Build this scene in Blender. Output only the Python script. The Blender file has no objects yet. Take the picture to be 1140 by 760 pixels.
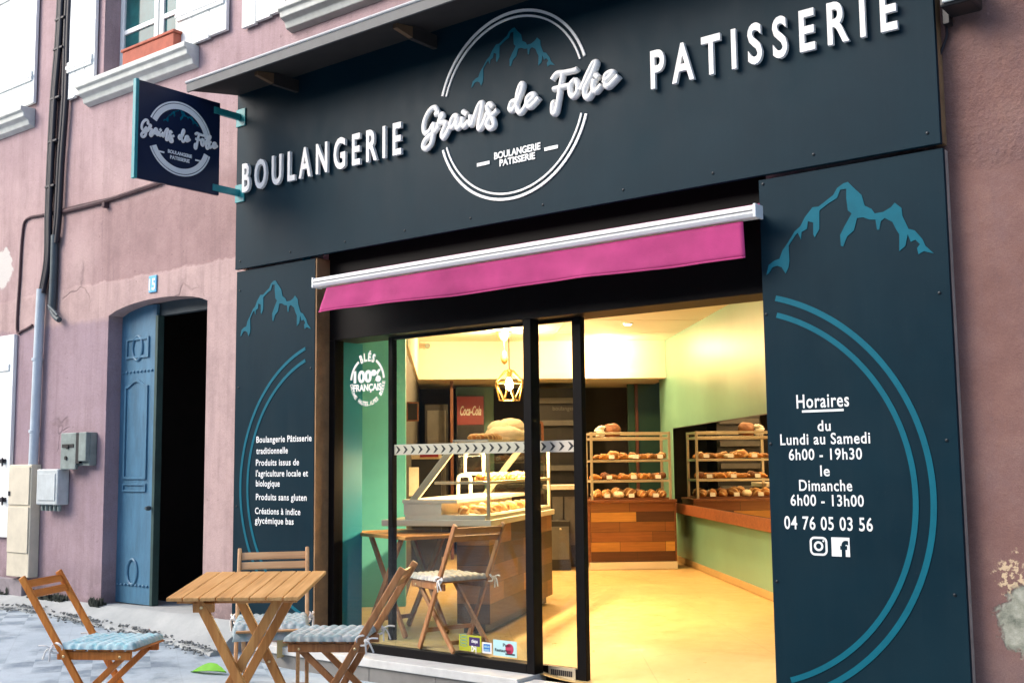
import bpy, bmesh, math, random
from mathutils import Vector, Matrix, noise
R = math.radians
random.seed(7)
scn = bpy.context.scene
COL = scn.collection

# ------------------------------------------------------------------ camera
YAW, PITCH, ROLL, FPX = 0.66736834, 0.107384, -0.01099882, 1259.006
CAM = Vector((0, -5.5, 1.2))
def _axes():
    cy, sy, cp, sp = math.cos(YAW), math.sin(YAW), math.cos(PITCH), math.sin(PITCH)
    F = Vector((-sy*cp, cy*cp, sp)); Rt = Vector((cy, sy, 0)); U = Rt.cross(F)
    cr, sr = math.cos(ROLL), math.sin(ROLL)
    return cr*Rt + sr*U, -sr*Rt + cr*U, F
RT, UP, FW = _axes()
cam = bpy.data.objects.new('camera', bpy.data.cameras.new('camera'))
COL.objects.link(cam)
M = Matrix((RT, UP, -FW)).transposed().to_4x4(); M.translation = CAM
cam.matrix_world = M
cam.data.sensor_width = 36; cam.data.lens = FPX/1140*36
cam.data.clip_end = 500; cam.data.clip_start = 0.05
scn.camera = cam
def ray(px, py): return RT*(px-570) - UP*(py-380) + FW*FPX
def fac(px, py, Y=0.0):                 # survey point of the photograph on the plane y = Y
    r = ray(px, py); return CAM + r*((Y-CAM.y)/r.y)
def hpt(px, py, z):                     # ... on a level plane
    r = ray(px, py); return CAM + r*((z-CAM.z)/r.z)
def onX(px, py, X):
    r = ray(px, py); return CAM + r*((X-CAM.x)/r.x)
PH = 0.7270825
RA = Vector((math.cos(PH), math.sin(PH), 0)); NB = Vector((-math.sin(PH), math.cos(PH), 0))
def I(a, b, z): return Vector((CAM.x, CAM.y, 0)) + RA*a + NB*b + Vector((0, 0, z))   # shop interior frame
def onB(px, py, b):
    r = ray(px, py); t = b/r.dot(NB); q = r*t; return q.dot(RA), b, q.z+CAM.z

# ------------------------------------------------------------------ materials
def mat(name, col=(.5,.5,.5), rough=.6, metal=0.0, var=0.0, vscale=6.0, bump=0.0, bscale=60.0, spec=None, col2=None, emit=None, estr=0.0, stretch=None, coat=0.0, rnd=0.0, slash=0.0):
    m = bpy.data.materials.new(name); m.use_nodes = True
    nt = m.node_tree; N = nt.nodes; L = nt.links
    b = N['Principled BSDF']
    b.inputs['Base Color'].default_value = (*col, 1); b.inputs['Roughness'].default_value = rough; b.inputs['Metallic'].default_value = metal
    if spec is not None: b.inputs['Specular IOR Level'].default_value = spec
    if coat: b.inputs['Coat Weight'].default_value = coat
    if emit: b.inputs['Emission Color'].default_value = (*emit, 1); b.inputs['Emission Strength'].default_value = estr
    tc = N.new('ShaderNodeTexCoord'); src = tc.outputs['Object']
    if stretch:
        mp = N.new('ShaderNodeMapping'); mp.inputs['Scale'].default_value = stretch; L.new(src, mp.inputs['Vector']); src = mp.outputs['Vector']
    if var > 0 or col2:
        n = N.new('ShaderNodeTexNoise'); n.inputs['Scale'].default_value = vscale; n.inputs['Detail'].default_value = 6; n.inputs['Roughness'].default_value = .65
        L.new(src, n.inputs['Vector'])
        r = N.new('ShaderNodeValToRGB'); r.color_ramp.elements[0].position = .32; r.color_ramp.elements[1].position = .68
        c2 = col2 if col2 else tuple(min(1, c*(1+var)) for c in col)
        c1 = col if col2 else tuple(c*(1-var) for c in col)
        r.color_ramp.elements[0].color = (*c1, 1); r.color_ramp.elements[1].color = (*c2, 1)
        L.new(n.outputs['Fac'], r.inputs['Fac']); L.new(r.outputs['Color'], b.inputs['Base Color'])
        if rnd:
            oi = N.new('ShaderNodeObjectInfo'); hs = N.new('ShaderNodeHueSaturation'); mr = N.new('ShaderNodeMapRange'); mr.inputs['To Min'].default_value = 1-rnd; mr.inputs['To Max'].default_value = 1+rnd*.5
            L.new(oi.outputs['Random'], mr.inputs['Value']); L.new(mr.outputs[0], hs.inputs['Value']); L.new(r.outputs['Color'], hs.inputs['Color']); L.new(hs.outputs['Color'], b.inputs['Base Color'])
    if slash:
        wv = N.new('ShaderNodeTexWave'); wv.inputs['Scale'].default_value = slash; wv.inputs['Distortion'].default_value = 1.5; wv.inputs['Detail'].default_value = 2; wv.bands_direction = 'DIAGONAL'; L.new(src, wv.inputs['Vector'])
        rr = N.new('ShaderNodeValToRGB'); rr.color_ramp.elements[0].position = .80; rr.color_ramp.elements[1].position = .93; L.new(wv.outputs['Fac'], rr.inputs['Fac'])
        mx = N.new('ShaderNodeMix'); mx.data_type = 'RGBA'; L.new(rr.outputs['Color'], mx.inputs[0]); L.new(b.inputs['Base Color'].links[0].from_socket, mx.inputs[6]); mx.inputs[7].default_value = (.72,.52,.28,1); L.new(mx.outputs[2], b.inputs['Base Color'])
    if bump > 0:
        n2 = N.new('ShaderNodeTexNoise'); n2.inputs['Scale'].default_value = bscale; n2.inputs['Detail'].default_value = 4
        L.new(src, n2.inputs['Vector'])
        bp = N.new('ShaderNodeBump'); bp.inputs['Strength'].default_value = bump; bp.inputs['Distance'].default_value = .01
        L.new(n2.outputs['Fac'], bp.inputs['Height']); L.new(bp.outputs['Normal'], b.inputs['Normal'])
    return m

class NT:
    """small shader-building helper"""
    def __init__(s, name):
        s.m = bpy.data.materials.new(name); s.m.use_nodes = True; s.nt = s.m.node_tree; s.N = s.nt.nodes; s.L = s.nt.links
        s.b = s.N['Principled BSDF']; s.tc = s.N.new('ShaderNodeTexCoord'); s.obj = s.tc.outputs['Object']
    def link(s, a, b): s.L.new(a, b)
    def noise(s, scale, detail=5, rough=.6, vec=None, dist=0):
        n = s.N.new('ShaderNodeTexNoise'); n.inputs['Scale'].default_value = scale; n.inputs['Detail'].default_value = detail
        n.inputs['Roughness'].default_value = rough; n.inputs['Distortion'].default_value = dist
        s.L.new(vec or s.obj, n.inputs['Vector']); return n.outputs['Fac']
    def mapping(s, scale=(1,1,1), rot=(0,0,0), loc=(0,0,0), vec=None):
        n = s.N.new('ShaderNodeMapping'); n.inputs['Scale'].default_value = scale; n.inputs['Rotation'].default_value = rot; n.inputs['Location'].default_value = loc
        s.L.new(vec or s.obj, n.inputs['Vector']); return n.outputs['Vector']
    def ramp(s, f, stops):
        n = s.N.new('ShaderNodeValToRGB'); e = n.color_ramp.elements
        while len(e) < len(stops): e.new(.5)
        for i, (p, c) in enumerate(stops):
            e[i].position = p; e[i].color = (*c, 1) if isinstance(c, tuple) else (c, c, c, 1)
        s.L.new(f, n.inputs['Fac']); return n.outputs['Color']
    def math(s, op, a, b=None, clamp=False):
        n = s.N.new('ShaderNodeMath'); n.operation = op; n.use_clamp = clamp
        for i, v in enumerate((a, b)):
            if v is None: continue
            if isinstance(v, (int, float)): n.inputs[i].default_value = v
            else: s.L.new(v, n.inputs[i])
        return n.outputs[0]
    def mix(s, f, a, b, mode='MIX'):
        n = s.N.new('ShaderNodeMix'); n.data_type = 'RGBA'; n.blend_type = mode
        for i, v in ((0, f), (6, a), (7, b)):
            if isinstance(v, (int, float)): n.inputs[i].default_value = v
            elif isinstance(v, tuple): n.inputs[i].default_value = (*v, 1)
            else: s.L.new(v, n.inputs[i])
        return n.outputs[2]
    def sep(s, vec=None):
        n = s.N.new('ShaderNodeSeparateXYZ'); s.L.new(vec or s.obj, n.inputs[0]); return n.outputs
    def step(s, v, edge, soft):               # 0 below edge, 1 above
        n = s.N.new('ShaderNodeMapRange'); n.inputs['From Min'].default_value = edge-soft; n.inputs['From Max'].default_value = edge+soft
        s.L.new(v, n.inputs['Value']); return n.outputs[0]
    def bump(s, h, strength=.3, dist=.01):
        n = s.N.new('ShaderNodeBump'); n.inputs['Strength'].default_value = strength; n.inputs['Distance'].default_value = dist
        s.L.new(h, n.inputs['Height']); s.L.new(n.outputs['Normal'], s.b.inputs['Normal'])
    def col(s, c): s.L.new(c, s.b.inputs['Base Color'])
    def rough(s, v):
        if isinstance(v, (int, float)): s.b.inputs['Roughness'].default_value = v
        else: s.L.new(v, s.b.inputs['Roughness'])

def wood(name, c1, c2, axis=0, rough=.45, scale=1.0):
    t = NT(name); sc = [26*scale]*3; sc[axis] = 1.6*scale
    v = t.mapping(tuple(sc)); g = t.noise(1.0, 6, .6, v, 1.2)
    big = t.noise(3.0*scale, 3, .5)
    f = t.math('ADD', t.math('MULTIPLY', g, .75), t.math('MULTIPLY', big, .3))
    t.col(t.ramp(f, [(.3, tuple(x*.62 for x in c1)), (.48, c1), (.68, c2)])); t.rough(rough)
    t.bump(g, .15, .004); return t.m

def planks(name, stops, pw, phgt, axis_rot=(R(90),0,0), rough=.45):
    """staggered cladding boards of differing colours; boards run along local X, stacked in Z"""
    t = NT(name)
    v = t.mapping((1,1,1), axis_rot)
    n = t.N.new('ShaderNodeTexBrick'); n.offset = .37; n.offset_frequency = 2; n.squash = 1.35; n.squash_frequency = 3
    n.inputs['Scale'].default_value = 1; n.inputs['Brick Width'].default_value = pw; n.inputs['Row Height'].default_value = phgt
    n.inputs['Mortar Size'].default_value = .0022; n.inputs['Mortar Smooth'].default_value = .1; n.inputs['Bias'].default_value = 0
    n.inputs['Color1'].default_value = (0,0,0,1); n.inputs['Color2'].default_value = (1,1,1,1); n.inputs['Mortar'].default_value = (.0,.0,.0,1)
    t.link(v, n.inputs['Vector'])
    base = t.ramp(n.outputs['Color'], stops)
    gv = t.mapping((3, 30, 45)); g = t.noise(1.0, 6, .65, gv, .8)
    c = t.mix(.55, base, t.ramp(g, [(.3, .35), (.7, 1.0)]), 'MULTIPLY')
    c = t.mix(n.outputs['Fac'], c, (.03,.018,.01)); t.col(c); t.rough(rough)
    t.bump(t.math('SUBTRACT', g, t.math('MULTIPLY', n.outputs['Fac'], 2.0)), .25, .006)
    return t.m

def glass_mat(name, tint=(.93,.97,.95), refl=1.0):
    m = bpy.data.materials.new(name); m.use_nodes = True; nt = m.node_tree; N = nt.nodes; L = nt.links
    N.remove(N['Principled BSDF']); out = N['Material Output']
    tr = N.new('ShaderNodeBsdfTransparent'); tr.inputs['Color'].default_value = (*tint, 1)
    gl = N.new('ShaderNodeBsdfGlossy'); gl.inputs['Roughness'].default_value = .0
    lw = N.new('ShaderNodeLayerWeight'); lw.inputs['Blend'].default_value = .5      # Schlick, alike from both sides
    pw = N.new('ShaderNodeMath'); pw.operation = 'POWER'; pw.inputs[1].default_value = 5; L.new(lw.outputs['Facing'], pw.inputs[0])
    mu = N.new('ShaderNodeMath'); mu.operation = 'MULTIPLY_ADD'; mu.inputs[1].default_value = .94*refl; mu.inputs[2].default_value = .042*refl; mu.use_clamp = True
    L.new(pw.outputs[0], mu.inputs[0])
    mx = N.new('ShaderNodeMixShader'); L.new(mu.outputs[0], mx.inputs[0]); L.new(tr.outputs[0], mx.inputs[1]); L.new(gl.outputs[0], mx.inputs[2])
    L.new(mx.outputs[0], out.inputs['Surface']); return m

# --- plaster of the house front
def plaster():
    t = NT('pink lime plaster'); X, Y, Z = t.sep()
    nb = t.noise(1.1, 6, .65); nm = t.noise(5, 6, .7); nf = t.noise(38, 4, .6)
    wob = t.math('MULTIPLY', t.math('SUBTRACT', nm, .5), .14)
    zz = t.math('ADD', Z, t.math('MULTIPLY', wob, 1.0)); xx = t.math('ADD', X, wob)
    lav = t.ramp(nb, [(.3, (0.3787,0.2654,0.2848)), (.7, (0.4648,0.3349,0.3536))])
    up = t.ramp(nb, [(.3, (0.3787,0.2542,0.2539)), (.5,(0.4468,0.3125,0.3074)), (.72, (0.4994,0.3618,0.3488))])
    door = t.ramp(nb, [(.3, (0.4565,0.3237,0.3109)), (.7, (0.5162,0.3741,0.3571))])
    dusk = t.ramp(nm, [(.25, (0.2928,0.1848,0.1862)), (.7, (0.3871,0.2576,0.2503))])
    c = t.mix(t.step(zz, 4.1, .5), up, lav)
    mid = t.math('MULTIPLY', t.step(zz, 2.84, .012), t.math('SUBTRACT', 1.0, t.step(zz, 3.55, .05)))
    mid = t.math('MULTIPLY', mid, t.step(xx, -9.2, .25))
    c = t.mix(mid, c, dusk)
    low = t.math('SUBTRACT', 1.0, t.step(zz, 2.84, .012))
    c = t.mix(low, c, door)
    lowl = t.math('MULTIPLY', t.math('SUBTRACT', 1.0, t.step(zz, 2.52, .03)), t.math('SUBTRACT', 1.0, t.step(xx, -8.78, .02)))
    c = t.mix(lowl, c, t.ramp(nb, [(.3,(0.3046,0.2189,0.2596)),(.7,(0.3808,0.2827,0.3146))]))
    # right-hand flank is a dustier red
    rt = t.step(X, -2.0, .1)
    red = t.ramp(nm, [(.25, (0.1583,0.0798,0.0684)), (.5, (0.1986,0.1048,0.0885)), (.75, (0.2399,0.1363,0.1119))])
    red = t.mix(t.step(X, -1.14, .10), red, (0.0998,0.0334,0.0376))
    c = t.mix(rt, c, red)
    # fine cracks and stains
    v = t.N.new('ShaderNodeTexVoronoi'); v.feature = 'DISTANCE_TO_EDGE'; v.inputs['Scale'].default_value = .75
    dv = t.N.new('ShaderNodeVectorMath'); dv.operation = 'ADD'
    nz = t.N.new('ShaderNodeTexNoise'); nz.inputs['Scale'].default_value = 3; t.link(t.obj, nz.inputs['Vector'])
    sc = t.N.new('ShaderNodeVectorMath'); sc.operation = 'SCALE'; sc.inputs['Scale'].default_value = .5; t.link(nz.outputs['Color'], sc.inputs[0])
    t.link(t.obj, dv.inputs[0]); t.link(sc.outputs[0], dv.inputs[1]); t.link(dv.outputs[0], v.inputs['Vector'])
    crack = t.math('SUBTRACT', 1.0, t.step(v.outputs['Distance'], .006, .006))
    crack = t.math('MULTIPLY', crack, t.step(t.noise(1.3, 2), .64, .04))
    c = t.mix(t.math('MULTIPLY', crack, .45), c, (.09,.055,.06))
    sv = t.mapping((9, 9, .7)); st = t.step(t.noise(1.0, 5, .7, sv), .60, .14)
    c = t.mix(t.math('MULTIPLY', st, .40), c, (.16,.10,.105))
    blot = t.step(t.noise(2.6, 7, .78), .56, .10); c = t.mix(t.math('MULTIPLY', blot, .34), c, (.20,.13,.13))
    foot = t.math('MULTIPLY', t.math('SUBTRACT', 1.0, t.step(zz, .22, .2)), t.step(nm, .45, .1)); c = t.mix(t.math('MULTIPLY', foot, .7), c, (.12,.09,.095))
    spots = t.step(t.noise(22, 3, .6), .70, .02)
    c = t.mix(t.math('MULTIPLY', spots, .4), c, (.14,.09,.09))
    gr = t.noise(150, 3, .7); c = t.mix(1.0, c, t.ramp(gr, [(.3, .78), (.7, 1.12)]), 'MULTIPLY')
    pit = t.step(t.noise(55, 4, .75), .66, .03); c = t.mix(t.math('MULTIPLY', pit, .35), c, (.13,.085,.085))
    # flaked patch low on the right flank, and small one at far left
    def patch(px, py, rad, soft=.10):
        p = fac(px, py, .08)
        vm = t.N.new('ShaderNodeVectorMath'); vm.operation = 'DISTANCE'; t.link(t.obj, vm.inputs[0]); vm.inputs[1].default_value = tuple(p)
        d = t.math('ADD', vm.outputs['Value'], t.math('MULTIPLY', t.math('SUBTRACT', t.noise(9, 6, .75), .5), soft*2.6))
        return d, t.math('SUBTRACT', 1.0, t.step(d, rad, .012))
    d1, p1 = patch(1152, 692, .16)
    d2, p2 = patch(1134, 648, .105, .16)
    grey = t.ramp(t.noise(14, 5, .7), [(.3, (.10,.115,.09)), (.5, (.27,.28,.225)), (.7, (.42,.42,.36))])
    c = t.mix(t.math('MULTIPLY', p2, t.step(nf, .52, .03)), c, (.55,.42,.27))
    c = t.mix(p1, c, grey)
    d3, p3 = patch(2, 300, .20)
    c = t.mix(p3, c, (.56,.53,.50))
    t.col(c); t.rough(.9)
    rc = t.math('MULTIPLY', rt, t.step(zz, 2.62, .04))
    h = t.math('ADD', t.math('MULTIPLY', nf, .35), t.math('MULTIPLY', nm, .6))
    h = t.math('ADD', h, t.math('MULTIPLY', t.math('MULTIPLY', t.noise(24, 5, .7), rc), 2.2))
    h = t.math('SUBTRACT', h, t.math('MULTIPLY', p1, .8)); h = t.math('SUBTRACT', h, t.math('MULTIPLY', crack, .5))
    h = t.math('ADD', h, t.math('MULTIPLY', low, .35)); h = t.math('ADD', h, t.math('MULTIPLY', gr, .12))
    t.bump(h, .55, .02); return t.m

def paving():
    t = NT('worn pale paving'); nb = t.noise(.9, 6, .65); nm = t.noise(6, 6, .7); nf = t.noise(70, 3, .6)
    c = t.ramp(nb, [(.3, (0.3850,0.4637,0.5153)), (.7, (0.5082,0.5880,0.6317))])
    c = t.mix(t.math('MULTIPLY', t.step(nm, .55, .12), .3), c, (0.2310,0.2822,0.3266))
    v = t.mapping((1,1,1), (0,0,R(33)))
    ck = t.N.new('ShaderNodeTexChecker'); ck.inputs['Scale'].default_value = 5.2; t.link(v, ck.inputs['Vector'])
    keep = t.step(t.noise(1.15, 3, .6), .50, .05)
    k = t.math('MULTIPLY', t.math('MULTIPLY', ck.outputs['Fac'], keep), t.ramp(nm, [(.35, .35), (.7, .9)]))
    c = t.mix(k, c, (0.1155,0.1658,0.2147))
    br = t.N.new('ShaderNodeTexBrick'); br.offset = 0; br.inputs['Scale'].default_value = 1; br.inputs['Brick Width'].default_value = .385; br.inputs['Row Height'].default_value = .385
    br.inputs['Mortar Size'].default_value = .004; t.link(v, br.inputs['Vector'])
    c = t.mix(t.math('MULTIPLY', br.outputs['Fac'], .12), c, (0.1232,0.1490,0.1627))
    c = t.mix(t.math('MULTIPLY', t.step(t.noise(2.3, 6, .75), .58, .06), .45), c, (0.1540,0.1904,0.2237))
    t.col(c); t.rough(t.ramp(nm, [(.3, .55), (.7, .85)])); t.bump(t.math('ADD', nf, t.math('MULTIPLY', nm, 1.5)), .35, .008); return t.m

def bluepanel():
    t = NT('petrol blue composite panel'); n = t.noise(2.2, 5, .6); sv = t.mapping((30, 30, .5)); s_ = t.noise(1, 4, .6, sv)
    c = t.ramp(n, [(.3, (0.0031,0.0166,0.0271)), (.7, (0.0039,0.0210,0.0333))])
    c = t.mix(t.math('MULTIPLY', t.step(s_, .6, .1), .12), c, (0.0125,0.0289,0.0415)); t.col(c)
    
    dz = t.noise(1.6, 7, .75, t.mapping((1,1,.6)))
    c = t.mix(t.math('MULTIPLY', t.step(dz, .58, .12), .30), c, (0.0109,0.0298,0.0397))
    c = t.mix(t.math('MULTIPLY', t.step(t.noise(60, 2, .6), .70, .02), .35), c, (0.0234,0.0393,0.0451)); t.col(c)
    t.rough(t.ramp(dz, [(.3, .36), (.7, .56)])); t.b.inputs['Specular IOR Level'].default_value = .10; t.bump(t.noise(3, 2), .04, .02); return t.m

M_pl = plaster(); M_pave = paving(); M_panel = bluepanel()
M_white = mat('white lacquer letters', (.80,.80,.79), .4, var=.03, vscale=20)
M_print = mat('white vinyl print', (.78,.80,.80), .5, var=.03)
M_teal = mat('teal vinyl print', (.002,.105,.155), .55, spec=.15, var=.10, vscale=9)
M_tealmetal = mat('teal painted steel', (.02,.24,.27), .4, var=.12, vscale=15)
M_navy = mat('navy sign face', (.006,.014,.045), .35, var=.15, vscale=3)
M_brown = mat('raw brown batten', (.24,.14,.065), .8, var=.25, vscale=9, bump=.2)
M_brk = mat('darker bracket wood', (.10,.058,.028), .8, var=.25)  # darker brown than the raw battens
M_black = mat('black aluminium', (.005,.0045,.005), .45, spec=.12, var=.2, vscale=4)
M_dark = mat('near-black shade tone', (.014,.012,.011), .9, var=.2)  # near-black stands in for darkness in passage, rooms and under canopy
M_zinc = mat('zinc flashing', (.085,.093,.10), .55, .0, var=.18, vscale=5, bump=.05)
M_lip = mat('bright zinc bead', (.42,.44,.46), .5, var=.1)
M_shut = mat('white shutter paint', (.80,.83,.82), .6, var=.06, vscale=5, bump=.12, bscale=25, stretch=(6,6,.8))
M_stone = mat('pale sill stone', (.58,.60,.57), .8, var=.12, vscale=8, bump=.25, bscale=40)
M_plin = mat('grey plinth render', (.26,.23,.25), .9, var=.25, vscale=6, bump=.3)
M_terra = mat('terracotta', (.38,.10,.06), .8, var=.2, vscale=10)
M_bdoor = mat('weathered blue door paint', (.058,.165,.265), .5, var=.22, vscale=4, bump=.25, bscale=30, stretch=(3,3,.7))
M_dgreen = mat('dark green door edge', (.02,.055,.05), .6, var=.25)
M_cable = mat('black cable sheath', (.006,.006,.014), .55, var=.3, vscale=12)
M_wire = mat('brown old cable', (.075,.04,.045), .8, var=.3)
M_gpipe = mat('blue grey pipe', (.46,.54,.61), .45, var=.12, vscale=6)
M_dpipe = mat('dark grey conduit', (.05,.075,.09), .55, var=.2)
M_cream = mat('cream cabinet plastic', (.60,.55,.43), .55, var=.10, vscale=6)
M_mbox = mat('grey white enamel box', (.48,.53,.54), .5, var=.12, vscale=10)
M_lbox = mat('dull grey steel letterbox', (.22,.27,.26), .5, .3, var=.2, vscale=10)
M_awn = mat('magenta awning canvas', (.36,.03,.15), .85, var=.16, vscale=3.5, bump=.15, bscale=220)
M_awnbar = mat('white aluminium bar', (.78,.80,.81), .4, var=.04)
M_tile = mat('grey plinth tile', (.20,.195,.185), .6, var=.14, vscale=6, bump=.1)
M_sill = mat('white stone sill', (.58,.59,.58), .6, var=.10, vscale=9)
M_glass = glass_mat('clear window glass', (.95,.97,.96), .6)
M_glass2 = glass_mat('display glass', (.98,.985,.98), .8)
def winpane():
    m = mat('dark teal window pane', (.012,.085,.095), .06, var=.5, vscale=2.5); return m
M_wpane = winpane()
M_conc = mat('pale apron concrete', (.30,.325,.325), .9, col2=(.44,.46,.45), vscale=2.2, bump=.4, bscale=26)
M_peb = mat('grit and rubble', (.03,.035,.032), .95, col2=(.34,.36,.35), vscale=22, bump=.4, bscale=40)
M_moss = mat('dark moss', (.012,.018,.016), .95, col2=(.05,.06,.045), vscale=10)
M_leaf = mat('fresh lime leaf', (.17,.50,.015), .5, var=.12, vscale=9)
M_woodA = wood('orange oiled acacia', (.50,.155,.022), (.66,.25,.045), 2)
M_woodX = wood('orange oiled acacia across', (.50,.155,.022), (.66,.25,.045), 1)
M_woodB = wood('tan acacia', (.52,.28,.12), (.68,.42,.21), 2)
M_woodBX = wood('tan acacia across', (.52,.28,.12), (.68,.42,.21), 1)
M_woodC = wood('brown acacia', (.34,.145,.05), (.47,.23,.095), 2)
M_woodCX = wood('brown acacia across', (.34,.145,.05), (.47,.23,.095), 1)
M_top = wood('table slat acacia', (.54,.28,.09), (.70,.41,.16), 1)
M_legw = wood('table leg acacia', (.46,.19,.045), (.62,.31,.09), 2)
M_ind = wood('honey table laminate', (.50,.22,.05), (.60,.29,.08), 0)
M_brass = mat('brass bolt', (.65,.52,.30), .35, .9)
M_screw = mat('black screw head', (.01,.015,.02), .4, .5)
def knit(name, a, b_, c_):
    t = NT(name); nm = t.noise(26, 4, .6); nb = t.noise(5, 3, .5)
    v = t.N.new('ShaderNodeTexVoronoi'); v.inputs['Scale'].default_value = 30; t.link(t.obj, v.inputs['Vector'])
    c = t.mix(t.ramp(nb, [(.38, 0.0), (.62, 1.0)]), a, b_); c = t.mix(t.ramp(v.outputs['Distance'], [(.25, 0.0), (.75, .8)]), c, c_)
    t.col(c); t.rough(.95); t.bump(t.math('ADD', nm, t.noise(240, 2)), .6, .006); return t.m
M_cushA = knit('aqua knit', (.24,.52,.60), (.36,.62,.68), (.58,.72,.74))
M_cushB = knit('grey aqua knit', (.40,.47,.49), (.54,.55,.54), (.22,.34,.37))
M_cushC = knit('cream knit', (.55,.52,.44), (.66,.62,.54), (.35,.36,.36))
M_tie = mat('white cotton tie', (.78,.77,.74), .9)
# shop interior
M_floor = NT('cream resin floor')
_n = M_floor.noise(2.0, 5, .6); M_floor.col(M_floor.ramp(_n, [(.3, (.56,.40,.17)), (.7, (.62,.455,.20))])); _b = M_floor.N.new('ShaderNodeTexBrick'); _b.offset = 0; _b.inputs['Scale'].default_value = 1; _b.inputs['Brick Width'].default_value = .8; _b.inputs['Row Height'].default_value = .8; _b.inputs['Mortar Size'].default_value = .004
M_floor.link(M_floor.mapping((1,1,1), (0,0,-PH)), _b.inputs['Vector'])
_c = M_floor.mix(M_floor.math('MULTIPLY', _b.outputs['Fac'], .35), M_floor.ramp(_n, [(.3, (.54,.385,.165)), (.7, (.62,.455,.20))]), (.26,.18,.08))
_c = M_floor.mix(M_floor.math('MULTIPLY', M_floor.step(M_floor.noise(5, 7, .8), .60, .08), .22), _c, (.34,.25,.11)); M_floor.col(_c); M_floor.rough(M_floor.ramp(M_floor.noise(7, 5, .7), [(.3, .26), (.7, .5)])); M_floor = M_floor.m
M_skirt = mat('ochre skirting', (.40,.30,.14), .5, var=.08)
M_ceil = mat('white ceiling tile', (.78,.74,.64), .85, var=.02, vscale=3)
M_bulk = mat('cream bulkhead paint', (.76,.70,.58), .8, var=.02)
M_green = mat('sage green wall paint', (.15,.34,.265), .38, var=.06, vscale=2)
M_greend = mat('dimmed green panel', (.02,.07,.04), .4, var=.1)  # green darkened in colour to suit the dim back room
M_tealw = mat('teal wall paint', (.004,.27,.38), .5, var=.05)
M_tealf = mat('light teal wall paint', (.11,.46,.48), .5, var=.05)
M_greyw = mat('dark grey back wall', (.022,.022,.021), .7, var=.15)
M_planks = planks('warm plank cladding', [(0,(.07,.025,.012)),(.3,(.15,.05,.018)),(.45,(.26,.09,.028)),(.6,(.42,.17,.04)),(.75,(.22,.08,.025)),(1,(.62,.31,.07))], .52, .111)
M_planksd = planks('dusky plank cladding', [(0,(.05,.025,.016)),(.3,(.15,.065,.03)),(.5,(.28,.13,.06)),(.7,(.10,.05,.03)),(1,(.42,.19,.07))], .56, .137)
M_rail = wood('chestnut rail', (.17,.06,.024), (.25,.095,.04), 0)
M_railb = wood('dimmed chestnut post', (.13,.045,.02), (.19,.07,.03), 2)  # chestnut toned down so the rear of the shop looks less lit
M_wtop = mat('cream stone worktop', (.70,.66,.56), .35, var=.05)
M_sat = mat('satin steel profile', (.62,.56,.42), .35, .55, var=.05)
M_whitem = mat('white enamel tube', (.78,.77,.72), .35)
M_mirror = mat('mirror', (.62,.64,.60), .015, 1.0)
M_red = mat('red cooler header', (.22,.008,.012), .4, emit=(.8,.03,.03), estr=.03)
M_blk2 = mat('black appliance', (.012,.012,.013), .4, var=.2)
M_shelfd = mat('grey shelf', (.10,.10,.10), .5, var=.15)
M_lampm = mat('brass cage wire', (.55,.36,.12), .4, .6)
M_bulb = mat('glowing bulb', (1,.8,.5), .5, emit=(1,.72,.38), estr=110)
M_spot = mat('lit downlight lens', (1,.9,.7), .5, emit=(1,.84,.58), estr=14)
M_bread = mat('golden crust', (.33,.115,.028), .6, col2=(.62,.35,.13), vscale=9, rnd=.5, slash=7, bump=.3, bscale=40)
M_breadd = mat('dark crust', (.10,.035,.012), .65, col2=(.22,.085,.03), vscale=9, bump=.3)
M_breadw = mat('floury pale crust', (.72,.62,.46), .7, col2=(.84,.78,.66), vscale=7, bump=.3)
M_past = mat('glazed pastry', (.44,.15,.03), .35, col2=(.66,.34,.09), vscale=12, rnd=.5, bump=.3)
M_slate = mat('slate board', (.02,.02,.02), .8, var=.2)
M_band = mat('frosted manifestation film', (.62,.56,.46), .7)
M_chev = mat('dark chevron film', (.03,.028,.028), .7)
M_lime = mat('lime sticker', (.42,.45,.02), .5); M_purp = mat('purple sticker', (.035,.012,.11), .5); M_blu = mat('blue sticker', (.02,.17,.55), .5)
M_pale = mat('pale cyan sticker', (.42,.68,.72), .5); M_redd = mat('red disc print', (.45,.03,.10), .5); M_prtd = mat('dark print', (.02,.05,.07), .6)
M_number = mat('sky blue enamel', (.10,.42,.68), .35, var=.1)
M_opp = mat('shaded render of the house opposite', (.10,.09,.08), .9, var=.15, vscale=.8, bump=.2)
M_oppg = mat('dim window opposite', (.03,.04,.05), .2)

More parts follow.
